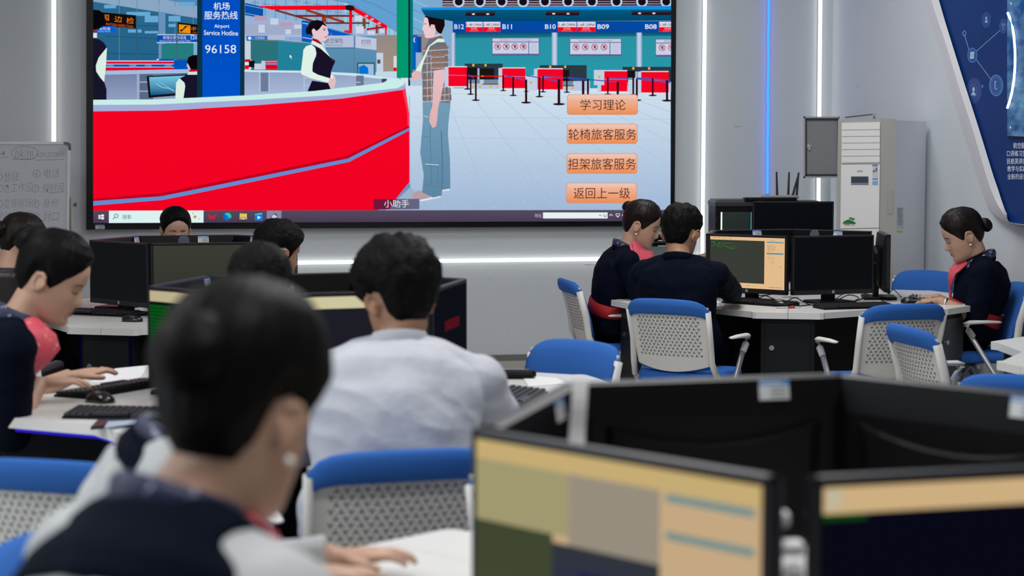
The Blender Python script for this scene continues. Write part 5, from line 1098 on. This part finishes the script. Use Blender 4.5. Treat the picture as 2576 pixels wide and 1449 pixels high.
mb = MB(); mb.tube([(0, 0, .42), (0, 0, .47)], .17, seg=24); mb.build('seat', M_CBLUE, st)
for k in range(4):
    mb = MB(); a = math.pi / 4 + k * math.pi / 2; mb.tube([(.11 * math.cos(a), .11 * math.sin(a), .42), (.16 * math.cos(a), .16 * math.sin(a), 0)], .012, seg=8); mb.build('leg', M_STEEL, st)
# ------------------------------------------------------------------ people
def interp(tab, z):
    if z <= tab[0][0]: return tab[0][1:]
    for a, b in zip(tab[:-1], tab[1:]):
        if z <= b[0]:
            t = (z - a[0]) / (b[0] - a[0]); t = t * t * (3 - 2 * t) * .4 + t * .6
            return tuple(a[i] + (b[i] - a[i]) * t for i in range(1, len(a)))
    return tab[-1][1:]
HT = [(-.114, .066, -.005, .024), (-.107, .083, -.022, .037), (-.092, .0925, -.045, .048), (-.07, .0905, -.062, .0565), (-.05, .0925, -.074, .062), (-.03, .0925, -.084, .067), (0, .0905, -.093, .0715), (.02, .091, -.098, .0735), (.04, .0950, -.101, .0750), (.06, .0945, -.100, .0750), (.08, .088, -.094, .0715), (.10, .073, -.081, .061), (.118, .049, -.056, .042), (.128, .022, -.027, .019), (.1315, .002, -.003, .002)]
NOSE = [(-.045, 0.0), (-.039, .004), (-.033, .017), (-.026, .0235), (-.016, .0195), (0, .0115), (.014, .0045), (.028, .0)]
def g(x, s): return math.exp(-(x / s) ** 2)
def face_add(x, z):
    n = interp(NOSE, z)[0]; a = n * g(x, .0075 + .006 * max(0, min(1, (.015 - z) / .045)))
    ax = abs(x)
    a += -.0085 * g(ax - .030, .015) * g(z - .012, .011) + .0045 * g(ax - .031, .011) * g(z - .007, .007) + .0025 * g(ax - .030, .016) * g(z - .030, .008)
    a += .0055 * g(x, .019) * g(z + .0525, .0055) - .002 * g(x, .020) * g(z + .0585, .003) + .0055 * g(x, .017) * g(z + .065, .006) - .003 * g(x, .02) * g(z + .079, .006) + .005 * g(x, .017) * g(z + .096, .010)
    a += .003 * g(ax - .042, .016) * g(z + .018, .018)
    return a
def head_pt(phi, z):
    F, B, W = interp(HT, z); s, c = math.sin(phi), math.cos(phi)
    x = W * math.copysign(abs(s) ** .92, s); y = (F if c > 0 else -B) * math.copysign(abs(c) ** .92, c)
    if c > 0: y += face_add(x, z) * min(1, c * 2.5)
    return Vector((x, y, z))
def face_y(x, z):
    F, B, W = interp(HT, z); s = min(.999, (abs(x) / W) ** (1 / .92)); c = math.sqrt(1 - s * s)
    return F * c ** .92 + face_add(x, z)
def head_grid(mb, T, S):
    zs = [-.114 + .2455 * (i / 44.0) for i in range(45)]; n = 56
    mb.loft([[T(head_pt(2 * math.pi * k / n, z) * S) for k in range(n)] for z in zs])
HL_F = [(0, .090), (20, .084), (40, .066), (58, .040), (70, .012), (80, -.008), (88, -.002), (96, .030), (110, .022), (124, -.030), (150, -.066), (180, -.076)]
HL_M = [(0, .080), (25, .076), (45, .066), (58, .046), (70, .018), (79, -.014), (86, -.008), (95, .030), (110, .024), (122, -.030), (150, -.062), (180, -.068)]
def hair_shell(T, S, kind, seed, thick=.014, top=.016, tuft=0.0):
    mb = MB(); n = 72; m = 20; tab = HL_M if kind == 'short' else HL_F; verts = []
    for k in range(n):
        phi = 2 * math.pi * k / n; deg = math.degrees(phi); deg = 360 - deg if deg > 180 else deg
        h = interp(tab, deg)[0]
        for j in range(m + 1):
            v = j / m; z = h + (.1312 - h) * v; p = head_pt(phi, z); c = Vector((0, -.005, .02)); d = (p - c).normalized()
            rise = min(1, v / (.34 if kind != 'short' else .26)); rise = rise * rise * (3 - 2 * rise)
            th = (thick + (top - thick) * max(0, (z - .02) / .11)) * rise + .0015
            if kind == 'short':
                th *= .75 + .5 * max(0, min(1, (z + .02) / .06))
                th += tuft * rise * (.5 + .5 * max(0, z / .12)) * (noise.noise(Vector((p.x * 55 + seed * 9, p.y * 55, p.z * 38))) + .6 * noise.noise(Vector((p.x * 130, p.y * 130 + seed * 5, p.z * 70))))
            else: th = (th - .0015) * (1 - .62 * max(0, math.cos(phi)) ** .7 * max(0, min(1, (.128 - z) / .05))) + .0015; th += .0014 * math.sin(phi * 46 + 4 * v + seed) * rise
            verts.append(T((p + d * th) * S))
    fs = []
    for k in range(n):
        k2 = (k + 1) % n
        for j in range(m): a, b = k * (m + 1) + j, k2 * (m + 1) + j; fs.append((a, b, b + 1, a + 1))
    mb.add(verts, fs); mb.f.append(tuple(k * (m + 1) + m for k in range(n))); mb.mi.append(0); return mb
def fuse(name, mb, voxel, it, material, parent, wr=0.0, wf=12.0, seed=0, mats=None):
    o = mb.build('tmp', material)
    md = o.modifiers.new('r', 'REMESH'); md.mode = 'VOXEL'; md.voxel_size = voxel; md.adaptivity = 0.0
    sm = o.modifiers.new('s', 'SMOOTH'); sm.iterations = it; sm.factor = .5
    dg = bpy.context.evaluated_depsgraph_get(); me = bpy.data.meshes.new_from_object(o.evaluated_get(dg)); me.name = name
    bpy.data.objects.remove(o)
    if wr:
        n = len(me.vertices); co = np.empty(n * 3, np.float32); no = np.empty(n * 3, np.float32)
        me.vertices.foreach_get('co', co); me.vertices.foreach_get('normal', no); co = co.reshape(-1, 3); no = no.reshape(-1, 3)
        off = np.array([(noise.noise(Vector((p[0] * wf + seed, p[1] * wf, p[2] * wf * 1.5))) + .55 * (1 - 2 * abs(noise.noise(Vector((p[0] * wf * .9 + p[2] * wf * .8, p[1] * wf, p[2] * wf * 1.3 + seed)))))) for p in co], np.float32)
        co += no * (off * wr)[:, None]; me.vertices.foreach_set('co', co.ravel())
    me.materials.clear(); me.materials.append(material)
    me.polygons.foreach_set('use_smooth', [True] * len(me.polygons)); me.polygons.foreach_set('material_index', [0] * len(me.polygons)); me.update()
    ob = bpy.data.objects.new(name, me); return link(ob, parent)
def ik(a, b, l1, l2, pole):
    d = b - a; L = d.length
    if L > (l1 + l2) * .995: b = a + d.normalized() * (l1 + l2) * .995; d = b - a; L = d.length
    x = (l1 * l1 - l2 * l2 + L * L) / (2 * L); h = math.sqrt(max(0, l1 * l1 - x * x)); u = d.normalized()
    p = (pole - u * pole.dot(u)).normalized(); return a + u * x + p * h, b
def hand_geo(mb, w, d, nrm, sx, S, curl=1.0, spread=1.0):
    """palm and five bent fingers; w wrist, d forward, nrm palm normal (downwards), sx +1 right hand"""
    d = d.normalized(); side = d.cross(nrm).normalized() * (1.0); nrm = side.cross(d).normalized()
    if nrm.z > 0: nrm = -nrm
    k = w + d * (.085 * S)
    thumb_side = Vector((-sx, 0, 0)); th = side if side.dot(HAND_X * -sx) > 0 else -side
    mb.tube([w - d * .01 * S, w + d * .02 * S, w + d * .055 * S, k, k + d * .006 * S], [(.024 * S, .019 * S), (.031 * S, .017 * S), (.040 * S, .016 * S), (.041 * S, .013 * S), (.036 * S, .009 * S)], seg=14, ref=-nrm)
    for i, (o, L) in enumerate(((-.0315, .068), (-.0105, .078), (.0105, .073), (.0315, .057))):   # from the thumb side outwards
        b = k - th * (o * S) - d * (.008 * S if i in (0, 3) else 0) ; f = (d - th * (o * 3.2 * spread)).normalized(); L *= S
        q = b.copy(); pts = [b - f * .012 * S, b.copy()]
        for ang, fr in ((-.06, .42), (.50 * curl, .32), (.95 * curl, .26)):
            dirn = (f * math.cos(ang) + nrm * math.sin(ang)).normalized(); q = q + dirn * (L * fr); pts.append(q.copy())
        r = .0083 * S if i < 3 else .0073 * S; mb.tube(pts, [r, r * 1.02, r * .98, r * .9, r * .72], seg=10)
    b = w + d * .024 * S + th * .024 * S; a1 = (d * .62 + th * .72 + nrm * .18).normalized(); a2 = (d * .93 + th * .25 + nrm * .2).normalized()
    mb.tube([b - a1 * .012 * S, b + a1 * .03 * S, b + a1 * .034 * S + a2 * .026 * S, b + a1 * .034 * S + a2 * .046 * S], [.0125 * S, .0105 * S, .0095 * S, .007 * S], seg=10)
HAND_X = Vector((1, 0, 0))
def person(label, head, pelvis, face, hyaw=0.0, hpitch=15, hroll=0.0, S=1.08, hair='bun', outfit='uniform', rw=None, lw=None, rp=None, lp=None, skin=None, hairm=None,
           voxel=.0065, bun=(0, -.118, .045), bun_r=(.040, .034, .042), thick=.013, top=.020, tuft=0.0, neck=(0, -.055, -.172), bulge=-.055, scarf=False, drape=(0.0, 0.0), dpts=None, sleeve=None,
           earring=False, seed=1, yoke=(.74, .8), shq=.865, armx=None, shoulder=.168, curl=1.0, pz=.57, belt=False, ears=1.0, arm_sc=1.0, rdir=None, ldir=None, wide=1.0):
    global HAND_X
    face = math.radians(face); t = thing('person', label, 'person', (pelvis[0], pelvis[1], 0), face - math.pi / 2)
    Wm = Matrix.Translation(t.location) @ Matrix.Rotation(face - math.pi / 2, 4, 'Z'); Wi = Wm.inverted()
    toL = lambda v: Wi @ Vector(v)
    H = toL(head); RH = Matrix.Rotation(math.radians(hyaw), 3, 'Z') @ Matrix.Rotation(math.radians(-hpitch), 3, 'X') @ Matrix.Rotation(math.radians(hroll), 3, 'Y')
    T = lambda p: H + RH @ p
    skin = skin or M_SKIN; hairm = hairm or M_HAIR
    P = Vector((0, 0, pz)); Nk = H + Vector(neck) * S; D = Nk - P
    M = P + D * .55 + Vector((0, bulge, 0)) * S
    bez = lambda q: P * (1 - q) ** 2 + M * (2 * q * (1 - q)) + Nk * q * q
    TR = [(0, .168, .115), (.12, .172, .120), (.32, .148, .105), (.52, .158, .116), (.70, .170, .116), (.84, .160, .098), (.93, .108, .072), (1.0, .056, .056)]
    def torso(mb, add, q0=0.0, q1=1.0):
        pts = []; rad = []
        for i in range(19):
            q = q0 + (q1 - q0) * i / 18; rx, ry = interp(TR, q); pts.append(bez(q)); rad.append(((rx * wide + add) * S, (ry + add) * S))
        mb.tube(pts, rad, seg=28, ref=(0, 1, 0))
    sh0 = bez(shq); sh = {}; el = {}; wr = {}
    for sx, wpos, pole in ((1, rw, rp), (-1, lw, lp)):
        a = sh0 + Vector((sx * shoulder * S, .012 * S, .0)); b = toL(wpos) if wpos is not None else Vector((sx * .13, .27, .66))
        a = a + (b - a).normalized() * .018
        e, b = ik(a, b, .285 * S * arm_sc, .245 * S * arm_sc, (Vector(pole) if pole is not None else Vector((sx * .55, -.35, -1.0)))); sh[sx], el[sx], wr[sx] = a, e, b
    # --- body: one continuous surface
    mb = MB(); head_grid(mb, T, S)
    nb = T(Vector((0, -.022, -.055)) * S); mb.tube([T(Vector((0, -.02, -.01)) * S), nb, nb.lerp(Nk, .5), Nk, bez(.9)], [.060 * S, .056 * S, .054 * S, .060 * S, .085 * S], seg=20)
    torso(mb, 0.0)
    for sx in (1, -1):
        e0 = T(Vector((sx * (.0745 + .003 * ears), -.012, -.006)) * S); er = RH @ Matrix.Rotation(math.radians(-sx * 24), 3, 'Z') @ Matrix.Rotation(math.radians(-12), 3, 'X')
        mb.ell(e0, (.0065 * S, .0175 * S, .029 * S), R=er, nu=14, nv=10)
        C_ = [(-.002, .014, -.012), (.004 * ears, .017, .006), (.007 * ears, .010, .024), (.009 * ears, -.006, .030), (.011 * ears, -.018, .018), (.010 * ears, -.018, 0), (.006, -.010, -.018), (.002, 0.0, -.029)]
        mb.tube([e0 + er @ (Vector((sx * x, y, z)) * S) for x, y, z in C_], .0048 * S, seg=8)
        mb.ell(sh[sx], (.058 * S, .058 * S, .058 * S)); mb.tube([sh[sx], sh[sx].lerp(el[sx], .5), el[sx]], [.050 * S, .046 * S, .038 * S], seg=14); mb.ell(el[sx], (.038 * S,) * 3)
        mb.tube([el[sx], el[sx].lerp(wr[sx], .3), wr[sx]], [.0375 * S, .0385 * S, (.0265 * S)], seg=14)
        fd_ = (wr[sx] - el[sx]); hd = toL(wr_dir) - toL((0, 0, 0)) if False else Vector((fd_.x, fd_.y, fd_.z * .35))
        dd = rdir if sx == 1 else ldir
        if dd is not None: hd = Wi.to_3x3() @ Vector(dd)
        HAND_X = Vector((1, 0, 0)); hand_geo(mb, wr[sx], hd, Vector((0, 0, -1)), sx, S, curl)
        hip = P + Vector((sx * .085 * S, .02, -.005)); kn = P + Vector((sx * .115 * S, .43 * S, -.07)); an = Vector((sx * .115 * S, .40 * S, .10))
        mb.tube([hip, hip.lerp(kn, .5), kn], [.088 * S, .078 * S, .060 * S], seg=16); mb.ell(kn, (.060 * S,) * 3); mb.tube([kn, kn.lerp(an, .35), an], [.056 * S, .054 * S, .036 * S], seg=14)
    fuse('body', mb, voxel, 3, skin, t, seed=seed)
    # --- face marks
    for sx in (1, -1):
        mb = MB(); a = []; b = []
        for i in range(9):
            x = sx * (.0175 + .027 * i / 8); z = .0065 - .0040 * math.sin(math.pi * i / 8); a.append(T(Vector((x, face_y(x, z) + .0013, z + .0013)) * S)); b.append(T(Vector((x, face_y(x, z - .002) + .0016, z - .0016)) * S))
        mb.add(a + b, [(i, i + 1, 10 + i, 9 + i) for i in range(8)]); mb.build('eyelashes', M_LASH, t)
        mb = MB(); a = []; b = []
        for i in range(9):
            x = sx * (.014 + .034 * i / 8); z = .0290 + .0032 * math.sin(math.pi * i / 8) - .0035 * (i / 8) ** 2; w = .0021 * (1 - (i / 8) ** 2 * .7); a.append(T(Vector((x, face_y(x, z) + .0012, z + w)) * S)); b.append(T(Vector((x, face_y(x, z) + .0012, z - w)) * S))
        mb.add(a + b, [(i, i + 1, 10 + i, 9 + i) for i in range(8)]); mb.build('eyebrow', hairm, t)
    mb = MB(); rows = []
    for j in range(7):
        v = j / 6; row = []
        for i in range(11):
            u = -1 + i / 5; x = .0215 * u; up_ = -.0585 + .0075 * (1 - abs(u) ** 1.6); lo_ = -.0585 - .0095 * (1 - abs(u) ** 1.8); z = lo_ + (up_ - lo_) * v; row.append(T(Vector((x, face_y(x, z) + .0007, z)) * S))
        rows.append(row)
    mb.loft(rows, cap=False, closed=False); mb.build('lips', M_LIPS, t, smooth=True)
    # --- hair
    mb = hair_shell(T, S, 'short' if hair == 'short' else 'bun', seed, thick, top, tuft); hr = mb.build('hair', hairm, t, smooth=True)
    if hair == 'bun':
        mb = MB(); c = Vector(bun); ax = c.normalized(); q = ax.to_track_quat('Z', 'Y').to_matrix(); rings = []
        for i in range(15):
            ph = -math.pi / 2 + math.pi * i / 14
            rings.append([T((c + q @ Vector((bun_r[0] * math.cos(ph) * math.cos(a) * (1 + .05 * math.sin(5 * a + 6 * ph)), bun_r[2] * math.cos(ph) * math.sin(a) * (1 + .05 * math.sin(5 * a + 6 * ph)), bun_r[1] * math.sin(ph)))) * S) for a in [2 * math.pi * k / 24 for k in range(24)]])
        mb.loft(rings); mb.build('hair_bun', hairm, t, smooth=True)
    if earring:
        for sx in (1, -1):
            mb = MB(); mb.ell(T(Vector((sx * .081, -.006, -.043)) * S), (.0062 * S,) * 3, nu=12, nv=8); mb.build('pearl_earring', M_PEARL, t, smooth=True)
    # --- clothes
    top_m = {'uniform': M_NAVY, 'suit': M_NAVY, 'shirt': M_SHIRT, 'blouse': M_GREYB, 'dark': M_NAVY}[outfit]; sl = sleeve or {'uniform': .42, 'suit': 1.0, 'shirt': .9, 'blouse': .92, 'dark': 1.0}[outfit]
    mb = MB(); torso(mb, .020, -.02, .955)
    for sx in (1, -1):
        s_, e_, w_ = sh[sx], el[sx], wr[sx]; end = e_.lerp(w_, sl)
        mb.tube([bez(.93), bez(.9).lerp(s_, .5) + Vector((0, 0, .012 * S)), s_], [.066 * S, .066 * S, .066 * S], seg=16); mb.ell(s_, (.071 * S,) * 3)
        mb.tube([s_, s_.lerp(e_, .5), e_], [.066 * S, .063 * S, .056 * S], seg=16); mb.ell(e_, (.056 * S,) * 3); mb.tube([e_, e_.lerp(end, .5), end], [.056 * S, .054 * S, (.046 if sl > .8 else .054) * S], seg=16)
    fuse({'uniform': 'uniform_jacket', 'suit': 'suit_jacket', 'shirt': 'shirt', 'blouse': 'blouse', 'dark': 'jacket'}[outfit], mb, voxel * 1.15, 10 if outfit in ('suit', 'shirt') else 6, top_m, t, wr=.0055 if outfit != 'shirt' else .0085, wf=11 if outfit != 'shirt' else 9, seed=seed * 3.7)
    # collar
    def ringtube(q, rx, ry, r, name, m, tilt=.25, up_=0.0, gap=0.0):
        c = bez(q) + Vector((0, .0, up_)); mb = MB(); n = 26; pts = []
        for k in range(n + 1):
            a = gap - math.pi / 2 + (2 * math.pi - 2 * gap) * k / n if gap else -math.pi / 2 + 2 * math.pi * k / n
            # start at the back, go round to the front
            a2 = math.pi / 2 + gap + (2 * math.pi - 2 * gap) * k / n
            pts.append(c + Vector((rx * S * math.cos(a2), ry * S * math.sin(a2), -tilt * ry * S * math.sin(a2))))
        mb.tube(pts, [r] * len(pts), seg=10, ref=(0, 0, 1)); return mb.build(name, m, t, smooth=True)
    if outfit in ('uniform', 'suit', 'dark'): ringtube(.965, .070, .068, (.010 * S, .022 * S), 'collar', top_m, .35, .012 * S, .35)
    if outfit == 'shirt': ringtube(.985, .064, .064, (.009 * S, .024 * S), 'collar', top_m, .3, .010 * S, .3)
    if outfit == 'blouse':
        mb = MB(); torso(mb, .030, yoke[0], .965)
        for sx in (1, -1): s_ = sh[sx]; mb.tube([bez(.93), bez(.9).lerp(s_, yoke[1] * .55) + Vector((0, 0, .016 * S)), bez(.9).lerp(s_, yoke[1]) + Vector((0, 0, .012 * S))], [.078 * S, .077 * S, .070 * S], seg=16)
        fuse('sailor_collar', mb, voxel * 1.2, 3, M_NAVY, t, wr=.003, seed=seed)
        ringtube(.975, .070, .068, (.012 * S, .020 * S), 'neck_scarf', M_SCARFN, .35, .014 * S)
    if scarf:
        ringtube(.985, .066, .066, (.014 * S, .026 * S), 'neck_scarf', M_SCARFN, .45, .018 * S)
        dx, yaw_ = drape; Rz = Matrix.Rotation(math.radians(yaw_), 3, 'Z'); c1 = bez(.97)
        def rad(q, add):
            rx, ry = interp(TR, q); a = math.radians(yaw_); return bez(q) + Rz @ Vector((dx, (1 / math.sqrt((math.sin(a) / rx) ** 2 + (math.cos(a) / ry) ** 2) + add) * S, 0))
        pts = [c1 + Rz @ Vector((0, .070 * S, .020 * S)), rad(.93, .040), rad(.84, .048), rad(.74, .046), rad(.60, .040)]
        if dpts: pts = [Nk + Vector(p) * S for p in dpts]
        mb = MB(); mb.tube(pts, [(.034 * S, .014 * S), (.056 * S, .016 * S), (.066 * S, .014 * S), (.050 * S, .012 * S), (.012 * S, .006 * S)], seg=16, ref=Rz @ Vector((0, 1, 0))); mb.build('scarf_drape', M_SCARFP, t, smooth=True)
        mb = MB(); p2 = [p + Rz @ Vector((.035 * S, -.006 * S, -.004)) for p in pts[:4]] + [pts[4] + Rz @ Vector((.045 * S, -.01 * S, -.05 * S))]; mb.tube(p2, [(.020 * S, .010 * S), (.036 * S, .011 * S), (.040 * S, .010 * S), (.036 * S, .009 * S), (.020 * S, .006 * S)], seg=14, ref=Rz @ Vector((0, 1, 0))); mb.build('scarf_tail', M_SCARFP, t, smooth=True)
    if belt:
        mb = MB(); pts = []; rad = []
        for q in (.20, .22, .33, .35): rx, ry = interp(TR, q); e = .036 if q in (.22, .33) else .020; pts.append(bez(q)); rad.append(((rx + e) * S, (ry + e) * S))
        mb.tube(pts, rad, seg=32, ref=(0, 1, 0)); mb.build('belt', M_RED, t, smooth=True)
    mb = MB(); pts = [bez(-.10), bez(0), bez(.14)]; mb.tube(pts, [(.17 * S, .125 * S), (.195 * S, .142 * S), (.182 * S, .130 * S)], seg=24, ref=(0, 1, 0))
    for sx in (1, -1):
        hip = P + Vector((sx * .085 * S, .0, -.005)); kn = P + Vector((sx * .115 * S, .43 * S, -.07)); an = Vector((sx * .115 * S, .40 * S, .11)); mb.tube([hip, hip.lerp(kn, .5), kn], [.100 * S, .090 * S, .072 * S], seg=16); mb.ell(kn, (.071 * S,) * 3); mb.tube([kn, kn.lerp(an, .35), an], [.068 * S, .064 * S, .056 * S], seg=14)
    fuse('trousers', mb, .012, 4, M_NAVYT, t, wr=.004, seed=seed)
    for sx in (1, -1):
        mb = MB(); a = Vector((sx * .115 * S, .40 * S, 0)); rings = []
        for y, w, h in ((-.06, .026, .05), (-.045, .036, .075), (0, .040, .085), (.06, .042, .06), (.13, .044, .045), (.175, .034, .035), (.19, .014, .02)): rings.append([a + Vector((w * math.cos(q), y, max(0.0, h * math.sin(q)))) for q in [math.pi * k / 8 for k in range(9)]])
        mb.loft(rings); mb.build('shoe', M_SHOE, t, smooth=True)
    return t, Wm, wr, el, sh
# --- the eleven people
def hp(px, py, y): return at_y(px, py, y)
# woman with the bracelet, right
r = person('woman in navy uniform with red belt and silver bracelet, typing at the right', hp(2424, 596, 9.85), (2.62, 9.88), 178, hyaw=-4, hpitch=24, S=1.12, voxel=.0045, hair='bun', hairm=M_HAIRB, bun=(0, -.128, .012), bun_r=(.034, .030, .038), thick=.016, top=.026,
           outfit='uniform', scarf=True, drape=(.02, 0), earring=True, belt=True, rw=hp(2352, 748, 9.98), lw=hp(2362, 757, 9.72), rdir=(-1, .02, -.05), ldir=(-1, .12, -.05), lp=(-.3, -1, -.3), rp=(.3, -1, -.3), arm_sc=.80, seed=1, neck=(0, -.085, -.128), curl=.8, sleeve=.15, bulge=-.09)
t, Wm, wr, el, sh = r
mb = MB(); d = (el[-1] - wr[-1]).normalized(); c = wr[-1] + d * .035; mb.tube([c - d * .006, c + d * .006], .037, seg=20); mb.build('bracelet', mat('silver', (.75, .74, .7, 1), .25, metal=1.0), t, smooth=True)
# navy-suited man
person('man in a dark navy suit seen from behind at the lit right-hand monitor', hp(1713, 592, 9.15), (.90, 9.05), 74, hyaw=-16, hpitch=12, S=1.14, voxel=.005, hair='short', outfit='suit', skin=M_SKIN2, hairm=M_HAIRM, thick=.010, top=.020, tuft=.010,
       rw=hp(1846, 740, 9.72), lw=hp(1740, 760, 9.55), rp=(1.0, -.15, -.75), rdir=(.1, 1, -.1), seed=2, shoulder=.168, lp=(-.25, -.4, -1), ears=2.0, neck=(0, -.06, -.112), wide=1.0, arm_sc=1.13, shq=.815)
# woman with pink scarf beside him
person('woman in navy uniform with pink scarf and pearl earring, left of the navy-suited man', hp(1612, 570, 10.2), (.62, 10.32), -4, hyaw=-4, hpitch=20, S=1.08, voxel=.0045, hair='bun', hairm=M_HAIRB, bun=(0, -.105, .080), bun_r=(.032, .030, .034), thick=.014, top=.022,
       outfit='uniform', scarf=True, drape=(.0, -52), dpts=[(.045, .055, .015), (.085, .065, .022), (.122, .09, -.012), (.132, .118, -.078), (.12, .13, -.15)], earring=True, belt=True, rw=(1.0, 10.1, .80), lw=(1.02, 10.35, .80), seed=3, neck=(0, -.075, -.130), sleeve=.9)
# woman in profile, left
person('woman in navy uniform with pink scarf in profile at the left, typing', hp(128, 708, 5.5), (-1.80, 5.62), 18, hyaw=-16, hpitch=26, S=1.10, voxel=.0045, hair='bun', bun=(0, -.106, .083), bun_r=(.042, .036, .045), thick=.016, top=.028,
       outfit='uniform', scarf=True, drape=(.0, -50), rw=hp(98, 962, 5.66), lw=(-1.56, 6.0, .80), rdir=(.95, .35, -.02), rp=(.6, -.4, -1), seed=4, neck=(0, -.095, -.118), curl=.75, sleeve=.12, bulge=-.09)
# girl in grey before the whiteboard
person('girl in a grey blouse with navy collar at the far left, before the whiteboard', hp(52, 614, 8.45), (-2.62, 8.40), 44, hyaw=-6, hpitch=22, S=1.06, hair='bun', hairm=M_HAIRB, bun=(0, -.118, .03), bun_r=(.038, .034, .042), thick=.014, top=.020, outfit='blouse', yoke=(.93, .12), seed=5, voxel=.006,
       rw=(-2.46, 8.62, .80), lw=(-2.60, 8.75, .80), neck=(0, -.08, -.145))
# bowed girl
person('girl bowing her head behind the monitor with a round tag, below the big screen', hp(441, 582, 10.55), (-2.06, 10.62), -76, hyaw=8, hpitch=15, S=1.06, hair='bun', bun=(0, -.12, .03), thick=.014, top=.018, outfit='uniform', seed=6, voxel=.0055, rw=(-2.1, 10.25, .82), lw=(-1.85, 10.3, .82), neck=(0, -.09, -.155), earring=True)
# short-haired student, far left desk
person('short-haired student in dark clothes turned right, in front of the big screen’s lower edge', hp(697, 640, 8.0), (-1.16, 7.90), 48, hyaw=-8, hpitch=14, S=1.08, hair='short', hairm=M_HAIRM, thick=.014, top=.022, tuft=.006, outfit='dark', skin=M_SKIN2, seed=7, voxel=.006, rw=(-.9, 8.35, .82), lw=(-1.2, 8.4, .82))
# student just behind the nearest woman
person('dark-haired student whose head shows just above the nearest woman', hp(655, 742, 4.85), (-.80, 4.62), 98, hyaw=4, hpitch=14, S=.98, hair='short', hairm=M_HAIRM, thick=.012, top=.020, tuft=.006, outfit='dark', skin=M_SKIN2, seed=8, voxel=.006, rw=(-.66, 5.05, .80), lw=(-.95, 5.05, .80), ears=1.6)
# white-shirted man
person('man in a white shirt with thick black hair seen from behind, centre', hp(1003, 764, 4.60), (-.33, 4.40), 96, hyaw=26, hpitch=14, S=1.08, hair='short', hairm=M_HAIRM, thick=.020, top=.038, tuft=.016, outfit='shirt', skin=M_SKIN2, seed=9, voxel=.006, rw=(-.02, 4.95, .80), lw=(-.62, 4.98, .80),
       rp=(.35, -.3, -1), lp=(-.35, -.3, -1), shoulder=.195, ears=1.6, neck=(0, -.045, -.098), wide=1.16, shq=.80)
# girl hidden behind the nearest woman
person('girl in a grey blouse behind the nearest woman, her right hand on the white desk', hp(640, 960, 2.95), (-.70, 3.02), 6, hyaw=12, hpitch=22, S=1.0, hair='bun', thick=.012, top=.016, outfit='blouse', seed=10, voxel=.0045, yoke=(.9, .3), rw=at_z(770, 1440, .80), lw=(-.34, 3.26, .79), rdir=(1, .12, -.08), rp=(.4, -.5, -1), neck=(0, -.12, -.10), curl=.7, sleeve=.93)
# nearest woman
person('nearest woman, large and blurred, black hair in a bun, navy collar over a pale blouse', hp(604, 1058, 2.15), (-.53, 1.80), 47, hyaw=17, hpitch=18, S=1.08, hair='bun', bun=(.0, -.116, .06), bun_r=(.050, .040, .050), thick=.018, top=.042, outfit='blouse', seed=11, voxel=.006, rw=(.02, 2.12, .79), lw=(-.22, 2.36, .79), neck=(0, -.085, -.105), earring=True, yoke=(.78, .62), scarf=True, drape=(.0, 0), shoulder=.18)
